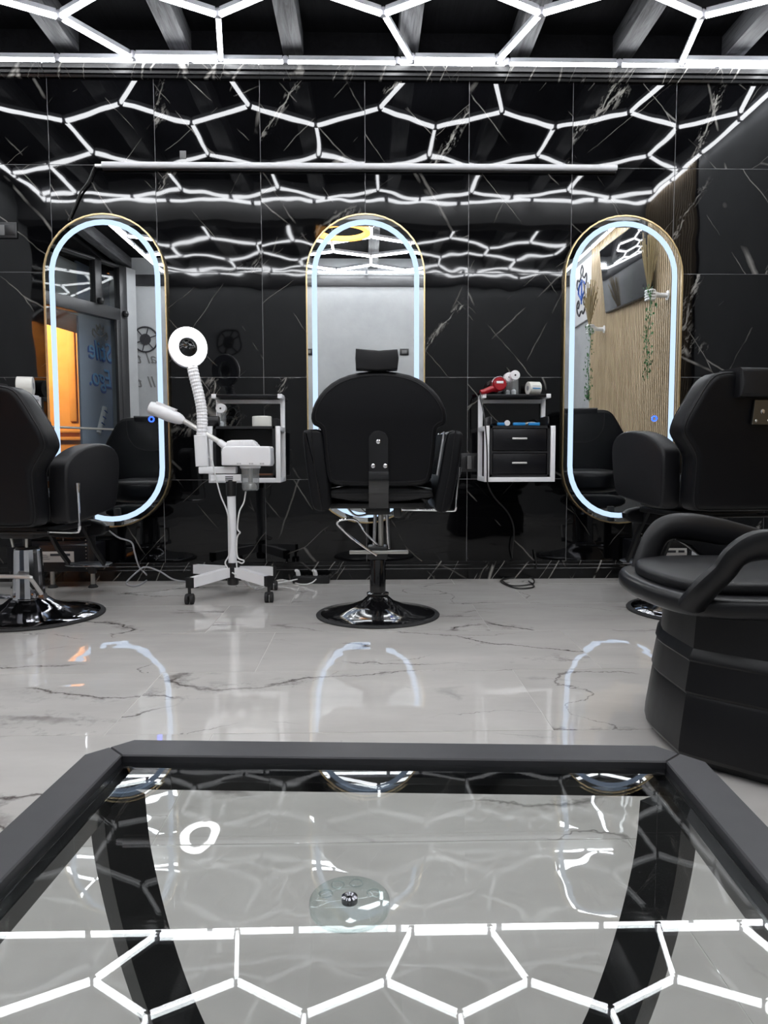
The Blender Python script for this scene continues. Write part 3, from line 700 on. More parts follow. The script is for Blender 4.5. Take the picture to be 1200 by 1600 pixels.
# ------------------------------------------------------------------ centre barber chair
CY = 3.39
t = thing('barber_chair', 'black barber chair with round-topped back and slim black column, centre of room', 'barber chair', (.046, CY, 0))
b = bm_new(); lathe(b, [(.27,0),(.287,.001),(.288,.005),(.284,.009),(.268,.011)], (.046,CY,0), 56); obj('base_rim', b, 'rubber', t)
b = bm_new(); lathe(b, [(.270,.009),(.262,.013),(.20,.024),(.13,.044),(.075,.066),(.048,.090),(.040,.10)], (.046,CY,0), 56); obj('base_disc', b, 'gloss_black', t, ang=80)
b = bm_new(); lathe(b, [(.048,.088),(.052,.096),(.052,.104),(.040,.108),(.037,.11),(.037,.27),(.034,.275)], (.046,CY,0), 32); obj('column', b, 'gloss_black', t)
cx = .046
def wy(px, py, Y): return at(px, py, Y)
b = bm_new(); box2(b, (cx-.045, CY-.05, .265), (cx+.045, CY+.05, .325), .008); obj('pivot_block', b, 'black', t)
b = bm_new(); box2(b, (cx-.13, CY-.055, .292), (cx+.14, CY-.035, .308), .004); obj('pedal_bar', b, 'steel', t)
for px, r, m_ in ((584, .0085, 'chrome'), (595, .013, 'steel'), (607, .0085, 'chrome')):
    b = bm_new(); p = at(px, 795, CY); cyl(b, (p.x, CY, .31), (p.x-(.0 if px==595 else (.008 if px>600 else -.008)), CY, .50), r, 14); obj('support_rod', b, m_, t)
b = bm_new(); q = [at(588,868,CY-.06), at(556,846,CY-.10), at(534,826,CY-.14), at(527,817,CY-.15), at(535,812,CY-.15), at(556,813,CY-.13), at(570,832,CY-.08), at(590,852,CY-.03)]
tube(b, q, .0055, 8, 5); obj('foot_lever', b, 'chrome', t)
b = bm_new(); q = [at(586,800,CY+.1), at(560,806,CY+.1), at(547,798,CY+.1), at(541,785,CY+.1), at(562,782,CY+.1)]
tube(b, q, .005, 8, 5); obj('wire_bracket', b, 'steel', t)
# seat carriage and cushions
zb = at(592, 789, CY-.1).z
b = bm_new(); box2(b, (cx-.21, CY-.16, zb-.012), (cx+.21, CY+.14, zb+.012), .004); box2(b, (cx-.055, CY-.1, zb-.045), (cx+.055, CY+.1, zb-.01), .004)
box2(b, (cx+.07, CY-.13, zb-.055), (cx+.105, CY-.09, zb+.01), .008); obj('seat_frame', b, 'black', t)
b = bm_new(); cushion(b, chaikin([(cx-.245,CY-.17),(cx+.245,CY-.17),(cx+.25,CY+.2),(cx+.22,CY+.3),(cx-.22,CY+.3),(cx-.25,CY+.2)], 2), zb+.012, zb+.12, .03, lambda u, v, w: Vector((u, v, w)), 4); obj('seat', b, 'leather', t)
b = bm_new(); cushion(b, chaikin([(at(511,757,3.2).x, at(511,757,3.2).z),(at(674,757,3.2).x,at(674,757,3.2).z),(at(678,785,3.2).x,at(678,782,3.2).z),(at(508,785,3.2).x,at(508,782,3.2).z)], 1), 3.17, 3.24, .02, lambda u, v, w: Vector((u, w, v)), 3); obj('lower_back_pad', b, 'leather2', t)
BK = [(515,757),(509,741),(505,710),(503,683),(502,672),(497,667),(488,663),(485,651),(489,634),(501,613),(523,594),(552,583),(592,579),(632,583),(660,594),(682,613),(695,634),(699,652),(696,663),(688,667),(683,671),(682,690),(679,720),(675,745),(668,757),(640,760),(592,761),(545,760)]
o = [(at(x, y, 3.12).x, at(x, y, 3.12).z) for x, y in BK]
b = bm_new(); cushion(b, chaikin(o, 1), 3.12, 3.215, .022, lambda u, v, w: Vector((u, w - .06*max(0, v-.8), v)), 5); obj('backrest', b, 'leather', t)
oi = inset(chaikin(o, 1), .020)
b = bm_new(); tube(b, [(u, 3.1195-.06*max(0, v-.8), v) for u, v in oi], .0022, 6, loop=True); obj('back_piping', b, 'leather2', t)
b = bm_new(); cushion(b, chaikin([(at(x,y,3.10).x, at(x,y,3.10).z) for x, y in ((556,545),(555,560),(556,577),(592,579),(621,577),(623,560),(621,546),(592,548))], 0), 3.085, 3.175, .010, lambda u, v, w: Vector((u, w, v)), 4); obj('headrest', b, 'leather2', t)
# back bracket
BR = []; r = .042; zc_ = at(592,688,3.11).z; xc_ = at(591.5,690,3.11).x
for k in range(13): a = PI*k/12; BR.append((xc_+r*math.cos(a), zc_+r*math.sin(a)))
BR += [(xc_-r, at(592,738,3.11).z), (xc_+r, at(592,738,3.11).z)]
b = bm_new(); cushion(b, BR, 3.105, 3.116, .002, lambda u, v, w: Vector((u, w, v)), 1); br = obj('back_bracket', b, 'gloss_black', t)
b = bm_new(); zk = [at(592,y,3.11).z for y in (736, 748, 760, 768, 793)]
tube(b, [(xc_,3.110,zk[0]),(xc_,3.100,zk[1]),(xc_,3.108,zk[2]),(xc_,3.125,zk[3]),(xc_,3.13,zk[4]),(xc_,3.20,zk[4]-.004)], 1, sec=[(.004,-r),(.004,r),(-.004,r),(-.004,-r)], up=(0,-1,0)); obj('curved_strap', b, 'gloss_black', br)
for px, py in ((591,690),(583,728),(602,728)):
    b = bm_new(); p = at(px, py, 3.104); lathe(b, [(.009,-.004),(.009,.001),(.005,.004)], p, 14, Matrix.Rotation(PI/2,4,'X')); obj('bolt', b, 'chrome', br)
# armrests
for side, pts in ((-1, [(472,677),(476,671),(500,670),(506,679),(511,720),(518,788),(512,799),(494,799),(487,790),(478,730)]), (1, [(725,680),(719,673),(704,672),(697,681),(688,735),(678,790),(683,801),(698,801),(706,792),(716,740)])):
    o = [(at(x, y, 3.13).x, at(x, y, 3.13).z) for x, y in pts]
    b = bm_new(); cushion(b, chaikin(o, 1), 3.13, 3.50, .016, lambda u, v, w: Vector((u, w, v)), 4); ar = obj('armrest', b, 'leather', t)
    mx = [((a[0]), a[1]) for a in (((486,671),(503,798)) if side < 0 else ((712,673),(690,801)))]
    b = bm_new(); p0, p1 = at(*mx[0], 3.128), at(*mx[1], 3.128); tube(b, [p0, (p0+p1)/2+Vector((side*.006,-.001,0)), p1], .003, 6); obj('armrest_seam', b, 'leather2', ar)
    ip = ((507,668),(503,671),(512,742),(519,745),(516,700)) if side < 0 else ((695,674),(691,678),(681,742),(688,745),(693,710))
    b = bm_new(); cushion(b, [(at(x, y, 3.18).x, at(x, y, 3.18).z) for x, y in ip], 3.18, 3.45, .002, lambda u, v, w: Vector((u, w, v)), 1); obj('arm_bracket', b, 'chrome', ar)
b = bm_new(); tube(b, [at(628,796,3.25), at(680,797,3.22), at(706,798,3.20), at(712,795,3.19), at(713,780,3.19), at(717,738,3.18)], .0055, 8, 3); lv = obj('recline_lever', b, 'chrome', t)
b = bm_new(); tube(b, [at(717,742,3.18), at(718,730,3.18)], [.007,.0095], 12, 2); obj('lever_knob', b, 'chrome', lv)

# ------------------------------------------------------------------ side barber chairs
def side_chair(x, y, rz, dz, label):
    t = thing('barber_chair', label, 'barber chair', (x, y, 0), rz)
    K = dict(local=True)
    b = bm_new(); lathe(b, [(.315,0),(.331,.001),(.332,.006),(.328,.011),(.31,.013)], n=64); obj('base_rim', b, 'rubber', t, **K)
    b = bm_new(); lathe(b, [(.312,.011),(.305,.015),(.25,.025),(.17,.042),(.115,.062),(.085,.086)], n=64); obj('base_disc', b, 'dchrome', t, ang=80, **K)
    b = bm_new(); lathe(b, [(.078,.065),(.078,.088),(.073,.092),(.070,.12),(.062,.30),(.060,.315),(.052,.32)], n=20); obj('pedestal_cup', b, 'chrome', t, ang=12, **K)
    b = bm_new(); lathe(b, [(.050,.318),(.048,.326),(.020,.328),(.018,.34),(.018,.44+dz)], n=20); obj('piston', b, 'satin', t, **K)
    b = bm_new(); tube(b, [(-.13,-.10,.115),(-.12,-.16,.20),(-.10,-.17,.212),(.10,-.17,.212),(.115,-.16,.20),(.13,-.10,.115)], .009, 10, 4); fb = obj('pump_bar', b, 'handle', t, **K)
    b = bm_new()
    for s in (-1, 1): lathe(b, [(.016,-.012),(.016,.012)], (s*.13,-.10,.115), 12, Matrix.Rotation(PI/2,4,'Y')); cyl(b, (s*.13,-.10,.112), (s*.07,-.04,.095), .010, 8)
    obj('bar_pivot', b, 'dchrome', fb, **K)
    z0 = .50+dz
    b = bm_new(); box2(b, (-.20,-.16,z0-.04), (.20,.22,z0-.012), .005); box2(b, (-.08,-.08,z0-.075), (.08,.08,z0-.035), .005); cyl(b, (-.24,-.22,z0-.03), (.24,-.22,z0-.03), .007, 10); obj('seat_frame', b, 'black', t, **K)
    b = bm_new()
    for sx in (-.03, .035): cyl(b, (sx,-.06,.33), (sx*1.2,-.07,z0-.05), .006, 8)
    obj('hydraulic_rod', b, 'steel', t, **K)
    b = bm_new(); cushion(b, chaikin([(-.235,-.20),(.235,-.20),(.235,.33),(-.235,.33)], 2), z0-.012, z0+.13, .04, lambda u, v, w: Vector((u, v, w)), 5, .012); obj('seat', b, 'leather', t, **K)
    half = [(.0,-.0),(.215,.0),(.250,.012),(.262,.05),(.263,.10),(.262,.20),(.268,.242),(.300,.285),(.330,.325),(.334,.352),(.320,.40),(.290,.455),(.258,.515),(.228,.558),(.188,.580),(.11,.583),(.10,.583)]
    o = [(u, z0+v) for u, v in half] + [(-u, z0+v) for u, v in reversed(half[1:])]
    fb_ = lambda u, v, w: Vector((u, w-.10*(v-z0-.2), v))
    b = bm_new(); cushion(b, chaikin(o, 1), -.36, -.235, .030, fb_, 5); bk = obj('backrest', b, 'leather', t, **K)
    for dd, yy in ((.014, -.352), (.014, -.243)):
        oi = inset(chaikin(o, 1), .006); b = bm_new(); tube(b, [fb_(u, v, yy) for u, v in oi], .0022, 6, loop=True); obj('back_piping', b, 'leather2', bk, **K)
    b = bm_new(); tube(b, [fb_(u, z0+v, -.228) for u, v in ((-.17,.565),(-.16,.44),(-.10,.36),(0,.335),(.10,.36),(.16,.44),(.17,.565))], .003, 6, 6); obj('front_seam', b, 'leather2', bk, **K)
    b = bm_new(); cushion(b, chaikin([(-.122,z0+.475),(.122,z0+.475),(.122,z0+.595),(-.122,z0+.595),(-.122,z0+.535)], 0), -.435, -.27, .020, lambda u, v, w: Vector((u, w+.03*abs(u)/.1*0, v)), 4); obj('headrest', b, 'leather2', t, **K)
    b = bm_new(); cushion(b, [(-.036,z0+.465),(-.046,z0+.365),(.046,z0+.365),(.036,z0+.465)], -.402, -.390, .001, lambda u, v, w: Vector((u, w, v)), 1); pl = obj('headrest_bracket', b, 'dsteel', t, **K)
    b = bm_new()
    for u, v, r in ((0,.418,.010),(-.028,.380,.006),(.028,.380,.006)): lathe(b, [(r,-.004),(r,.001),(r*.5,.003)], (u,-.402,z0+v), 12, Matrix.Rotation(PI/2,4,'X'))
    obj('bracket_bolts', b, 'chrome', pl, **K)
    for s in (-1, 1):
        o = [(-.165,z0+.003),(-.195,z0+.012),(-.204,z0+.05),(-.205,z0+.235),(-.188,z0+.275),(-.12,z0+.312),(-.03,z0+.340),(.08,z0+.356),(.18,z0+.352),(.255,z0+.325),(.283,z0+.275),(.275,z0+.20),(.252,z0+.10),(.225,z0+.05),(.19,z0+.04),(.0,z0+.018)]
        a0, a1 = (.235, .325) if s > 0 else (-.325, -.235)
        b = bm_new(); cushion(b, chaikin(o, 1), a0, a1, .016, lambda u, v, w: Vector((w, u, v)), 4); ar = obj('armrest', b, 'leather2', t, **K)
        oi = inset(chaikin(o, 1), .010); xx = (.322 if s > 0 else -.322); b = bm_new(); tube(b, [(xx, u, v) for u, v in oi], .0022, 6, loop=True); obj('armrest_piping', b, 'leather', ar, **K)
    b = bm_new(); tube(b, [(.16,-.17,z0-.028),(.33,-.19,z0-.03),(.362,-.19,z0-.022),(.366,-.19,z0+.02),(.352,-.17,z0+.15)], .0065, 8, 4); lv = obj('recline_lever', b, 'chrome', t, **K)
    b = bm_new(); tube(b, [(.353,-.171,z0+.14),(.350,-.167,z0+.18)], [.009,.011], 12, 2); obj('lever_knob', b, 'chrome', lv, **K)
    # leg rest and foot plate in front
    b = bm_new(); cushion(b, chaikin([(-.20,z0-.12),(.20,z0-.12),(.21,z0-.02),(-.21,z0-.02)], 2), .345, .40, .018, lambda u, v, w: Vector((u, w, v)), 3); obj('leg_rest', b, 'leather', t, **K)
    for s in (-1, 1):
        b = bm_new(); tube(b, [(s*.10,.30,z0-.03),(s*.10,.42,z0-.18),(s*.10,.52,.17)], 1, sec=[(.012,-.008),(.012,.008),(-.012,.008),(-.012,-.008)], up=(0,0,1)); obj('footrest_arm', b, 'black', t, **K)
    b = bm_new(); cushion(b, chaikin([(-.125,.50),(.125,.50),(.11,.60),(.07,.65),(-.07,.65),(-.11,.60)], 1), .150, .164, .004, lambda u, v, w: Vector((u, v, w)), 2); fp = obj('foot_plate', b, 'satin', t, **K)
    b = bm_new(); tube(b, [(u, v, .157) for u, v in chaikin([(-.125,.50),(.125,.50),(.11,.60),(.07,.65),(-.07,.65),(-.11,.60)], 1)], .004, 6, loop=True); obj('plate_edge', b, 'dchrome', fp, **K)
    return t
side_chair(-1.575, 3.42, math.radians(-8), -.055, 'large black barber chair on chrome pedestal, at left edge by the left mirror')
side_chair(1.575, 3.42, math.radians(8), 0, 'large black barber chair at right, half hidden behind the wash chair')

# low cabinets against the wall behind the side chairs
def low_cab(x0, x1, sgn, label):
    yf = D-.245; t = thing('low_equipment_cabinet', label, 'cabinet', ((x0+x1)/2, yf, 0))
    b = bm_new(); box2(b, (x0, yf, .095), (x1, D-.03, .245), .005); obj('body', b, 'darkboard', t)
    b = bm_new(); box2(b, (x0+.01, yf-.004, .105), (x1-.01, yf, .235), .002); obj('front_panel', b, 'darkboard', t)
    xe = x1 if sgn > 0 else x0
    b = bm_new(); box2(b, (xe-.02, yf-.02, .085), (xe+.02, yf+.01, .42), .004); obj('corner_post', b, 'black', t)
    b = bm_new()
    for k in range(12): box2(b, (xe-.032*sgn-.003, yf-.006, .11+k*.02), (xe-.032*sgn+.003, yf-.003, .115+k*.02))
    obj('rivet_row', b, 'steel', t)
    lx0, lx1 = (xe-.30, xe-.10) if sgn > 0 else (xe+.10, xe+.30)
    b = bm_new(); box2(b, (lx0, yf-.007, .150), (lx1, yf-.003, .210), .001); lb = obj('label_plate', b, 'label', t)
    b = bm_new(); box2(b, (lx0+.07, yf-.009, .185), (lx0+.13, yf-.006, .198)); box2(b, (lx0+.145, yf-.009, .185), (lx0+.18, yf-.006, .198)); obj('label_print', b, 'ink', lb)
    b = bm_new()
    for k in range(3): box2(b, (lx0+.012, yf-.009, .190-.012*k), (lx0+.05+.008*k, yf-.0065, .193-.012*k))
    obj('label_lines', b, 'inkgrey', lb)
    for x in (x0+.03, (x0+x1)/2, x1-.012):
        b = bm_new(); cyl(b, (x, yf+.03, .018), (x, yf+.03, .095), .013, 14); ft = obj('chrome_leg', b, 'steel', t)
        b = bm_new(); lathe(b, [(.026,0),(.028,.004),(.016,.018),(.012,.02)], (x, yf+.03, 0), 16); obj('rubber_foot', b, 'rubber', ft)
low_cab(-2.02, -1.545, 1, 'low black cabinet with silver label on chrome feet behind the left chair')
low_cab(1.525, 2.0, -1, 'low black cabinet with silver label behind the right chair')

# ------------------------------------------------------------------ steamer with ring lamp
SY = 3.87
S_ = lambda px, py, dy=0: at(px, py, SY+dy)
cc = S_(364, 905); cxs = cc.x
t = thing('facial_steamer', 'white rolling facial steamer with long nozzle arm and magnifier ring lamp', 'facial steamer', (cxs, SY, 0))
b = bm_new(); lathe(b, [(.026,.062),(.030,.068),(.030,.100),(.038,.104),(.038,.158),(.030,.162),(.028,.178),(.024,.18)], (cxs, SY, 0), 24); obj('hub', b, 'black', t)
b = bm_new(); cyl(b, (cxs, SY, .165), (cxs, SY, S_(364,772).z), .0225, 20); obj('post', b, 'wplastic', t)
b = bm_new(); lathe(b, [(.026,S_(364,772).z-.01),(.028,S_(364,770).z),(.028,S_(364,752).z),(.026,S_(364,750).z)], (cxs, SY, 0), 20); obj('collar', b, 'black', t)
for px, py, dy in ((297,944,0), (420,941,0), (427,922,0), (305,918,0)):
    g_ = atz(px, py, 0); g_ = Vector((g_.x, g_.y, 0))
    c = Vector((cxs, SY, 0)); d = (g_-c); L = d.length; d.normalize()
    b = bm_new(); p0, p1 = c+d*.03+Vector((0,0,.132)), g_-d*.01+Vector((0,0,.108)); tube(b, [p0, p1], 1, sec=[(.025,-.018),(.025,.018),(-.025,.018),(-.025,-.018)], up=(0,0,1)); lg = obj('leg', b, 'wplastic', t, smooth=False)
    b = bm_new(); tube(b, [p1-d*.002, p1+d*.02], 1, sec=[(.026,-.019),(.026,.019),(-.026,.019),(-.026,-.019)], up=(0,0,1)); obj('leg_cap', b, 'black', lg, smooth=False)
    b = bm_new(); w = p1+d*.012; w.z = 0; mt = Matrix.Rotation(PI/2,4,'Y')
    for s in (-.013, .013): lathe(b, [(.020,-.009),(.026,-.007),(.026,.007),(.020,.009)], (w.x+s, w.y, .026), 20, mt)
    cyl(b, (w.x, w.y, .045), (w.x, w.y, .092), .008, 10); box(b, (w.x, w.y, .046), (.038,.03,.014), .004); obj('caster', b, 'rubber', lg)
# lamp arm holder, lamp
b = bm_new(); p0, p1 = S_(312,740), S_(370,729); box2(b, (p0.x, SY-.03, p0.z), (p1.x, SY+.03, p1.z), .006); p0, p1 = S_(330,752), S_(378,741); box2(b, (p0.x, SY-.025, p0.z), (p1.x, SY+.025, p1.z), .004); hd = obj('holder_bracket', b, 'wplastic', t)
b = bm_new()
for i in range(3):
    p0, p1 = S_(352,745.5+2.6*i, -.025), S_(364,744.2+2.6*i, -.025); box2(b, (p0.x, SY-.027, p0.z), (p1.x, SY-.024, p1.z))
obj('bracket_slots', b, 'ink', hd)
b = bm_new(); p0, p1 = S_(306,729), S_(325,680); cushion(b, [(p0.x+.004,p0.z),(p1.x+.004,p0.z),(p1.x-.002,p1.z),(p0.x-.002,p1.z)], SY-.03, SY+.03, .008, lambda u, v, w: Vector((u, w, v)), 3); obj('lamp_handle', b, 'wplastic', t)
b = bm_new(); neck = [S_(315,684), S_(316,662), S_(315,640), S_(311,618), S_(305,594), S_(300,572)]
nk = catmull(neck, 9); rs_ = [.029 if i % 2 else .0265 for i in range(len(nk))]; tube(b, nk, rs_, 16); obj('gooseneck', b, 'wplastic', t, ang=20)
lc = S_(293.5, 543); R1, R2 = .098, .050
tl = Matrix.Rotation(math.radians(16),4,'Z') @ Matrix.Rotation(math.radians(-24),4,'X') 
tl = Matrix.Rotation(math.radians(22),4,'Z') @ Matrix.Rotation(math.radians(-8),4,'X') @ Matrix.Rotation(PI/2,4,'X') @ Matrix.Scale(1.08, 4, (0,1,0))
b = bm_new(); V = []
for r, z in ((R2,-.014),(R2-.003,.012),(R2+.004,.016),(R1-.006,.016),(R1,.010),(R1,-.012),(R1-.006,-.018)):
    V.append([lc+tl@Vector((r*math.cos(2*PI*i/48), r*math.sin(2*PI*i/48), z)) for i in range(48)])
rings(b, V, False, True); lh = obj('lamp_head', b, 'wplastic', t)
b = bm_new(); V = []
for r, z in ((R2+.001,.0165),(R2+.006,.024),(R1-.010,.024),(R1-.003,.0165)):
    V.append([lc+tl@Vector((r*math.cos(2*PI*i/48), r*math.sin(2*PI*i/48), z)) for i in range(48)])
rings(b, V, False, True); obj('light_ring', b, 'lamp', lh)
b = bm_new(); lathe(b, [(R2-.002,-.004),(R2*.6,.002),(.001,.004),(R2*.6,-.006)], lc, 40, tl); obj('lens', b, 'lens', lh)
# steamer head
def bx(px0, py0, px1, py1, y0, y1, r=.006): 
    a, c = S_(px0, py0), S_(px1, py1); return [(a.x,a.z),(c.x,a.z),(c.x,c.z),(a.x,c.z)]
b = bm_new(); fz = lambda u, v, w: Vector((u, w, v))
o = [(S_(x,y).x, S_(x,y).z) for x, y in ((351,727),(424,728),(426,724),(425,700),(423,697.5),(358,697),(352,700),(350,706))]
cushion(b, o, SY-.075, SY+.075, .008, fz, 3); sh = obj('steamer_body', b, 'wplastic', t)
b = bm_new(); o = [(S_(x,y).x, S_(x,y).z) for x, y in ((356,698),(404,698),(400,691),(395,687.5),(364,688),(357,690))]
cushion(b, o, SY-.055, SY+.055, .008, fz, 3); obj('ribbed_lid', b, 'wplastic', sh)
b = bm_new()
for k in range(6): p = S_(372+4.6*k, 692, -.057); box(b, (p.x, p.y, p.z), (.004,.004,.022), .001)
obj('lid_ribs', b, 'white', sh)
b = bm_new()
for gx in (371, 390, 407):
    for k in range(3): p = S_(gx+2.4*k, 724.5, -.076); box(b, (p.x, SY-.0755, p.z), (.003,.003,.007))
obj('vent_slots', b, 'inkgrey', sh)
b = bm_new(); p0, p1 = S_(351,726), S_(354,700); box2(b, (p0.x-.006, SY-.06, p0.z), (p1.x-.004, SY+.06, p1.z), .003); obj('side_seam_panel', b, 'cgrey', sh)
# jar
p0, p1 = S_(391,728), S_(391,766); b = bm_new(); lathe(b, [(.050,p0.z),(.050,p0.z-.01),(.046,p0.z-.03),(.044,p1.z+.012),(.040,p1.z),(.0,p1.z)], (p0.x, SY, 0), 24); obj('water_jar', b, 'jar', sh)
b = bm_new(); lathe(b, [(.030,p1.z+.006),(.032,p1.z+.02),(.026,p1.z+.035),(.012,p1.z+.04),(.012,p0.z-.01)], (p0.x, SY, 0), 20); obj('heating_element', b, 'steel', sh)
b = bm_new(); lathe(b, [(.052,p0.z-.012),(.054,p0.z-.006),(.054,p0.z)], (p0.x, SY, 0), 24); obj('jar_ring', b, 'wplastic', sh)
# nozzle arm
a0, a1, a2, a3 = S_(354,699), S_(342,690), S_(286,657), S_(234,636)
b = bm_new(); cyl(b, a0, a1, .020, 16, .017); obj('arm_socket', b, 'wplastic', t)
b = bm_new(); cyl(b, a1, a2, .0135, 16); obj('steam_arm', b, 'handle', t)
b = bm_new(); d = (a3-a2); tube(b, [a2-d*.03, a2+d*.06, a2+d*.15, a2+d*.4, a2+d*.9, a3], [.016,.026,.030,.036,.034,.030], 16); nz = obj('nozzle_head', b, 'wplastic', t, ang=50)
b = bm_new(); nn = Vector((-d.z, 0, d.x)).normalized()*-1
if nn.z < 0: nn = -nn
tube(b, [a2+d*.28+nn*.034, a2+d*.85+nn*.034], 1, sec=[(.008,-.02),(.008,.02),(-.008,.02),(-.008,-.02)], up=nn); obj('nozzle_cap', b, 'wplastic', nz)
b = bm_new(); lathe(b, [(.024,-.002),(.026,.0),(.02,.002)], a3, 16, d.to_track_quat('Z','Y').to_matrix().to_4x4()); obj('nozzle_grille', b, 'cgrey', nz)
# cables of the steamer
b = bm_new(); tube(b, [S_(326,716,-.02), S_(331,718,-.03), S_(337,745,-.035), S_(345,775,-.03), S_(355,800,-.03), S_(359,830,-.026), S_(358,865,-.026), S_(352,880,-.03), S_(361,893,-.03), S_(372,900,-.03), atz(395,917,.006), atz(430,912,.006), atz(465,905,.03)], .004, 6, 6)
tag(obj('lamp_cable', b, 'cwhite'), 'white cable winding down the steamer post to the power strip', 'cable')
b = bm_new(); tube(b, [S_(384,768), S_(381,785,-.02), S_(374,800,-.03), S_(371,825,-.03), S_(375,832,-.035), S_(372,836,-.03), S_(370,845,-.03), S_(371,870,-.03), S_(381,876,-.035), S_(378,880,-.03), S_(370,878,-.03), S_(372,893,-.03), S_(380,903,-.03), atz(402,921,.006), atz(437,906,.006), atz(470,913,.006), atz(486,911,.02), atz(494,905,.035)], .004, 6, 6)
tag(obj('steamer_cable', b, 'cwhite'), 'white cable hanging from the steamer jar, looped by the post', 'cable')
b = bm_new(); tube(b, [at(167,826,D-.01), at(185,840,D-.012), at(205,847,D-.012), at(210,862,D-.02), at(217,885,D-.02), at(228,897,D-.02), atz(231,905,.006), atz(215,915,.006), atz(200,914,.006), atz(199,908,.006), at(215,893,D-.04), at(228,886,D-.04), at(250,893,D-.05), atz(270,905,.03), atz(292,909,.006), atz(320,913,.006)], .005, 6, 6)
tag(obj('mirror_cable', b, 'cgrey'), 'grey cable from under the left mirror trailing along the skirting', 'cable')
# power strip
P = atz(486, 912, 0); t = thing('power_strip', 'black power strip on floor by the skirting between steamer and centre chair', 'power strip', (P.x, P.y, 0), -.03)
b = bm_new(); box(b, (0,.02,.022), (.215,.055,.042), .006); obj('strip_body', b, 'black', t, local=True)
for k in range(4):
    b = bm_new(); lathe(b, [(.018,0),(.018,.002),(.012,.002)], (-.075+.05*k,.02,.043), 16); obj('socket', b, 'rubber', t, local=True)
for k in (0, 2):
    b = bm_new(); tube(b, [(P.x-.075+.05*k, P.y+.02, .046), (P.x-.075+.05*k-.004, P.y+.012, .07), (P.x-.09+.05*k, P.y-.0, .078)], [.014,.013,.007], 12, 2)
    tag(obj('power_plug', b, 'cwhite'), 'white plug in the power strip, %s one' % ('left' if k == 0 else 'right'), 'plug', 'white plugs in the strip')
# cables by the centre floor (black, thin)
b = bm_new(); tube(b, [at(835,860,D-.02), at(838,880,D-.03), atz(834,900,.008), atz(815,898,.006), atz(806,902,.006)], .004, 6, 5); tag(obj('black_lead', b, 'cblack'), 'thin black lead hanging down the wall below drawer unit', 'cable')

# ------------------------------------------------------------------ wash chair at right (faces left)
t = thing('wash_chair', 'black moulded shampoo chair with looped arms on tall panelled base, right foreground', 'salon chair', (.95, 1.8, 0))
def ring_at(z, k, dx=0):
    base = [(.752,1.86),(.752,1.78),(.752,1.70),(.775,1.672),(.88,1.57),(1.0,1.50),(1.35,1.42),(1.42,1.55),(1.42,2.05),(1.30,2.14),(.95,2.13),(.82,2.07),(.775,1.97),(.757,1.91)]
    c = Vector((1.08, 1.84)); return [Vector((c.x+(x-c.x)*k+dx, c.y+(y-c.y)*k, z)) for x, y in base]
b = bm_new(); rings(b, [ring_at(z, k) for z, k in ((.385,.90),(.28,.925),(.262,.96),(.255,.965),(.25,.955),(.18,.99),(.172,.975),(.165,.985),(.06,1.03),(.035,1.035),(.025,1.02))]); bs = obj('base_body', b, 'moulded', t, ang=25)
b = bm_new(); rings(b, [ring_at(z, k) for z, k in ((.024,.93),(.0,.93))]); obj('plinth', b, 'black', t)
b = bm_new(); cushion(b, [(1.0-.05,.03),(1.0+.02,.03),(1.0+.01,.09),(.975,.115),(.96,.10)], 1.46, 1.50, .004, lambda u, v, w: Vector((u-.02, w, v)), 2); obj('foot_wedge', b, 'gloss_black', bs)
SH = [(.70,2.03),(.678,1.93),(.672,1.83),(.682,1.72),(.705,1.63),(.76,1.575),(.85,1.55),(1.1,1.53),(1.4,1.55),(1.48,1.8),(1.4,2.1),(1.1,2.17),(.86,2.16),(.74,2.10)]
b = bm_new(); cushion(b, chaikin(SH, 2), .378, .425, .018, lambda u, v, w: Vector((u, v, w)), 4); obj('seat_shell', b, 'moulded', t)
CU = [(.735,2.0),(.712,1.92),(.708,1.83),(.716,1.74),(.745,1.66),(.80,1.625),(.9,1.61),(1.3,1.60),(1.38,1.8),(1.3,2.05),(.9,2.10),(.78,2.07)]
b = bm_new(); cushion(b, chaikin(CU, 2), .420, .452, .014, lambda u, v, w: Vector((u, v, w)), 4, .006); obj('seat_cushion', b, 'leather2', t)
sec = [(math.cos(2*PI*i/16)*.75, math.sin(2*PI*i/16)*1.25) for i in range(16)]
far = [at(1003,900,2.06), at(1012,868,2.07), at(1026,838,2.08), at(1046,824,2.09), at(1080,823,2.10), at(1125,832,2.11), at(1170,844,2.12), at(1215,856,2.12), at(1290,850,2.10)]
b = bm_new(); tube(b, far, [.030,.028,.028,.029,.032,.034,.034,.036,.05], 16, 6, sec=sec); obj('arm_loop', b, 'moulded', t)
b = bm_new(); cushion(b, [(at(x,y,2.11).x, at(x,y,2.11).z) for x, y in ((1050,838),(1120,838),(1290,855),(1290,925),(1120,900),(1100,875),(1075,855))], 2.09, 2.125, .010, lambda u, v, w: Vector((u, w, v)), 3); obj('side_shell', b, 'moulded', t)
near = [at(1082,945,1.60), at(1100,922,1.575), at(1130,893,1.56), at(1150,868,1.55), at(1180,853,1.545), at(1230,850,1.54), at(1300,850,1.56), at(1400,830,1.60)]
b = bm_new(); tube(b, near, [.032,.031,.029,.030,.034,.034,.036,.05], 16, 6, sec=sec); obj('arm_loop', b, 'moulded', t)
b = bm_new(); cushion(b, chaikin([(1.56,.43),(2.12,.43),(2.13,.62),(2.05,.78),(1.84,.84),(1.63,.78),(1.55,.62)], 2), 1.36, 1.44, .02, lambda u, v, w: Vector((w+.25*(v-.43), u, v)), 4); obj('backrest', b, 'moulded', t)
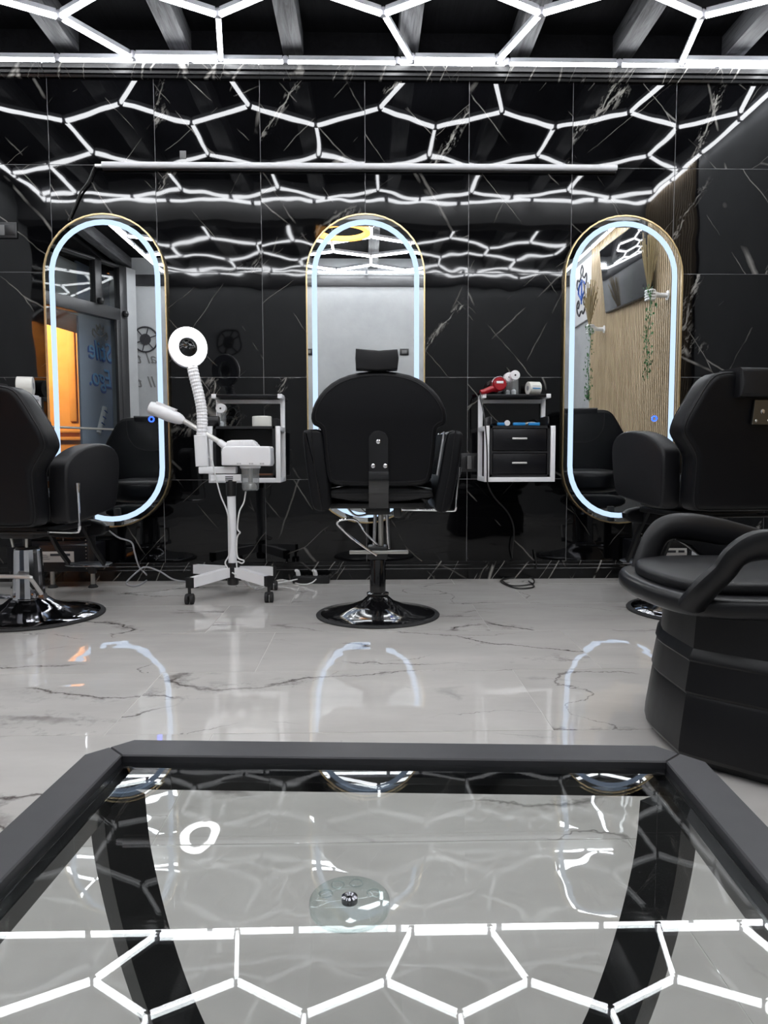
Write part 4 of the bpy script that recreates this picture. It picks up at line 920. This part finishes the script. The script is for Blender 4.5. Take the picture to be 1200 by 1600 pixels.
b = bm_new(); cushion(b, chaikin([(1.63,.455),(2.05,.455),(2.05,.60),(1.98,.72),(1.84,.76),(1.70,.72),(1.63,.60)], 2), 1.30, 1.355, .02, lambda u, v, w: Vector((w+.25*(v-.43), u, v)), 4); obj('back_cushion', b, 'leather2', t)

# ------------------------------------------------------------------ coffee table
TZ = .40
t = thing('coffee_table', 'low coffee table with clear glass top in a chamfered black frame, foreground', 'table', (.0, .38, 0), math.radians(-3.3))
K = dict(local=True)
hx, hy, ch = .352, .475, .042
OUT = [(-hx+ch,hy),(hx-ch,hy),(hx,hy-ch*1.1),(hx,-hy+ch),(hx-ch,-hy),(-hx+ch,-hy),(-hx,-hy+ch),(-hx,hy-ch*1.1)]
ix, iy = hx-.044, hy-.046
INN = [(-ix,iy),(ix,iy),(ix,iy),(ix,-iy),(ix,-iy),(-ix,-iy),(-ix,-iy),(-ix,iy)]
def fseg(i0, i1, nm='frame_rail'):
    pass
# four mitred rails
def rail(pts): 
    b = bm_new(); n = len(pts); rs = [[Vector((x, y, z)) for x, y in q] for q, z in ((pts, TZ-.034), (pts, TZ-.0015), (inset(pts, .0015), TZ))]; rings(b, rs); obj('frame_rail', b, 'tframe', t, smooth=False, **K)
g0 = .0004
rail([(-hx+ch*.5+g0,hy-ch*.55),(-hx+ch,hy),(hx-ch,hy),(hx-ch*.5-g0,hy-ch*.55),(ix-g0,iy),(-ix+g0,iy)])
rail([(hx-ch*.5,hy-ch*.55-g0),(hx,hy-ch*1.1),(hx,-hy+ch*1.1),(hx-ch*.5,-hy+ch*.55),(ix,-iy+g0),(ix,iy-g0)])
rail([(hx-ch*.5-g0,-hy+ch*.55),(hx-ch,-hy),(-hx+ch,-hy),(-hx+ch*.5+g0,-hy+ch*.55),(-ix+g0,-iy),(ix-g0,-iy)])
rail([(-hx+ch*.5,-hy+ch*.55+g0),(-hx,-hy+ch*1.1),(-hx,hy-ch*1.1),(-hx+ch*.5,hy-ch*.55-g0),(-ix,iy-g0),(-ix,-iy+g0)])
b = bm_new()   # ledge the glass rests on
for p0, p1 in (((-ix,iy-.014,TZ-.034),(ix,iy,TZ-.016)), ((-ix,-iy,TZ-.034),(ix,-iy+.014,TZ-.016)), ((-ix,-iy,TZ-.034),(-ix+.014,iy,TZ-.016)), ((ix-.014,-iy,TZ-.034),(ix,iy,TZ-.016))): box2(b, p0, p1)
obj('glass_ledge', b, 'gloss_black', t, smooth=False, **K)
b = bm_new(); gx, gy = ix-.0015, iy-.0015; bv = .022
rs = [[Vector((x, y, z)) for x, y in ((-gx+i,-gy+i),(gx-i,-gy+i),(gx-i,gy-i),(-gx+i,gy-i))] for i, z in ((0,TZ-.0155),(0,TZ-.008),(bv,TZ-.0045))]
rings(b, rs); obj('glass_top', b, 'tglass', t, smooth=False, **K)
for sx in (-1, 1):
    for sy in (1, -1):
        tp = [(sx*.297, sy*.385, TZ-.03), (sx*.290, sy*.383, .30), (sx*.266, sy*.378, .20), (sx*.232, sy*.372, .11), (sx*.172, sy*.36, .004)]
        b = bm_new(); a = math.radians(-40*sx*sy); ca, sa = math.cos(a), math.sin(a)
        def rr(u, v): return (u*ca-v*sa, u*sa+v*ca)
        tube(b, tp, 1, sec=[rr(.024,-.017), rr(.024,.017), rr(-.024,.017), rr(-.024,-.017)], up=(0,1,0), smooth=6); obj('leg', b, 'satin', t, ang=30, **K)
p = Vector((-.015,.538, TZ-.0045))
t = thing('glass_disc', 'round clear glass suction disc with central screw lying on the table glass', 'glass disc', p)
b = bm_new(); lathe(b, [(.026,0),(.0305,.001),(.031,.004),(.0305,.008),(.029,.0095),(.006,.0095)], p, 48); obj('disc', b, 'disc', t)
b = bm_new(); lathe(b, [(.0062,.006),(.0062,.0105),(.004,.0115),(.002,.010)], p, 20); obj('centre_screw', b, 'dchrome', t)
for a in (75, 120, 165, 15):
    b = bm_new(); q = p+Vector((.019*math.cos(math.radians(a)), .019*math.sin(math.radians(a)), .0)); tube(b, [q+Vector((.005*math.cos(k*PI/8), .005*math.sin(k*PI/8), .0098)) for k in range(16)], .0006, 6, loop=True); obj('recess_ring', b, 'disc', t)

# ------------------------------------------------------------------ things on the right wall, seen in the right mirror
t = thing('television', 'flat black television tilted on the oak slat wall, seen in the right mirror', 'television', (XR-.04, D-2.9, 2.2))
Rt = Matrix.Translation((XR-.115, D-2.66, 2.46)) @ Matrix.Rotation(math.radians(-4), 4, 'X') @ Matrix.Rotation(math.radians(2.0), 4, 'Z') @ Matrix.Rotation(math.radians(-8), 4, 'Y')
def tb(p0, p1, bev=0):
    b = bm_new(); box2(b, p0, p1, bev); bmesh.ops.transform(b, matrix=Rt, verts=b.verts); return b
obj('tv_body', tb((-.02,-.64,-.315), (.03,.64,.315), .006), 'black', t)
obj('screen', tb((-.0225,-.63,-.303), (-.0195,.63,.305), .001), 'screen', t)
b = bm_new(); cyl(b, Rt@Vector((.03,0,0)), (XR-.04, D-2.66, 2.46), .03, 12); box2(b, (XR-.05, D-2.8, 2.35), (XR-.037, D-2.52, 2.57), .003); obj('wall_bracket', b, 'black', t)
def hand_sconce(w, z, n, pl, label, glabel, ilabel):
    y = D-w; t = thing('hand_sconce', label, 'wall ornament', (XR-.037, y, z))
    b = bm_new(); lathe(b, [(.04,0),(.04,.01),(.02,.014)], (XR-.037, y, z), 20, Matrix.Rotation(-PI/2,4,'Y')); tube(b, [(XR-.045,y,z),(XR-.11,y,z),(XR-.15,y,z+.005)], [.022,.020,.028], 12, 3); obj('forearm', b, 'white', t)
    b = bm_new(); cushion(b, chaikin([(y-.03,z-.045),(y+.03,z-.045),(y+.032,z+.045),(y-.032,z+.045)], 2), XR-.185, XR-.145, .01, lambda u, v, w_: Vector((w_, u, v)), 3); obj('palm', b, 'white', t)
    for k in range(4):
        zz = z+.034-.023*k; b = bm_new(); tube(b, [(XR-.165,y+.034,zz),(XR-.195,y+.040,zz),(XR-.222,y+.020,zz-.002),(XR-.222,y-.012,zz-.003),(XR-.20,y-.026,zz-.003)], [.0105,.0105,.010,.0095,.008], 8, 3); obj('finger', b, 'white', t)
    b = bm_new(); tube(b, [(XR-.165,y-.03,z+.0),(XR-.19,y-.045,z+.03),(XR-.205,y-.03,z+.052)], [.012,.011,.009], 8, 3); obj('thumb', b, 'white', t)
    b = bm_new(); rnd = random.Random(n)
    for k in range(60):
        a = rnd.uniform(0, 2*PI); s = rnd.uniform(.01,.085); L = rnd.uniform(.30,.52)
        p = [Vector((XR-.20, y, z-.04)), Vector((XR-.20+.01*math.cos(a), y+.01*math.sin(a), z+.06)), Vector((XR-.20+min(s*math.cos(a), .12), y+s*math.sin(a), z+L))]
        tube(b, p, [.0012,.0014,.003], 4)
    g_ = obj('dried_grass', b, 'straw', kind='stuff', smooth=False); tag(g_, glabel, 'dried grass')
    iv = thing('ivy_strand', ilabel, 'trailing plant', (XR-.20, y, z))
    b = bm_new(); path = catmull([(XR-.20,y,z+.05),(XR-.21,y+.05,z-.02),(XR-.19,y+.03,z-.15),(XR-.20,y-.03,z-.35),(XR-.20,y+.02,z-.55),(XR-.20,y,z-pl)], 8); tube(b, path, .003, 5); obj('stem', b, 'leaf', iv)
    b = bm_new()
    for k in range(150):
        q = path[rnd.randrange(len(path))]+Vector((rnd.uniform(-.03,.03), rnd.uniform(-.06,.06), rnd.uniform(-.03,.03))); s = rnd.uniform(.018,.032)
        R_ = Matrix.Rotation(rnd.uniform(0,6.28),4,'X') @ Matrix.Rotation(rnd.uniform(-.8,.8),4,'Z')
        add_faces(b, [q+R_@Vector(v)*s for v in ((0,0,0),(.15,.45,.5),(0,0,1.3),(.15,-.45,.5))], [(0,1,2),(0,2,3)])
    obj('ivy_leaves', b, 'leaf', iv, smooth=False, kind='stuff')
hand_sconce(1.80, 2.05, 3, .66, 'white hand-shaped wall holder right of the television, in right mirror', 'tall dried grass bunch beside the television, in right mirror', 'green ivy trailing from the holder right of the television')
hand_sconce(3.43, 2.05, 5, .72, 'white hand-shaped wall holder left of the television, in right mirror', 'short dried grass bunch left of the television, in right mirror', 'green ivy trailing from the holder left of the television')
# crest board
t = thing('crest_board', 'white wall board printed with a dark blue ornamental crest, in right mirror', 'wall board', (XR, D-4.4, 2.29))
b = bm_new(); box2(b, (XR-.032, YB+.03, 2.27), (XR-.0125, D-3.93, 2.95), .003); obj('board', b, 'print_white', t)
yc, zc = D-4.30, 2.62; b = bm_new(); b2 = bm_new(); X_ = XR-.034
for s in (-1, 1):
    tube(b, [(X_, yc+s*q[0], zc+q[1]) for q in ((.02,-.22),(.08,-.26),(.16,-.2),(.17,-.12),(.12,-.08),(.09,-.13),(.12,-.17))], .012, 6, 5)
    tube(b, [(X_, yc+s*q[0], zc+q[1]) for q in ((.0,.30),(.05,.24),(.03,.18),(.10,.14),(.17,.17),(.19,.1),(.15,.05))], .010, 6, 5)
    tube(b2, [(X_, yc+s*q[0], zc+q[1]) for q in ((.0,.12),(.10,.08),(.12,-.0),(.05,-.05),(.0,-.1))], .013, 6, 5)
cyl(b2, (X_, yc, zc+.14), (X_, yc, zc-.14), .012, 8); obj('crest_lines', b, 'ink', t); obj('crest_shield', b2, 'inkblue', t)
b = bm_new(); P_ = (XR-.005, D-3.98, 1.42); box2(b, (XR-.05, D-4.0, 1.36), (XR, D-3.93, 1.47), .004); tag(obj('door_latch', b, 'black'), 'small black latch at the edge of the slat wall, in right mirror', 'latch')
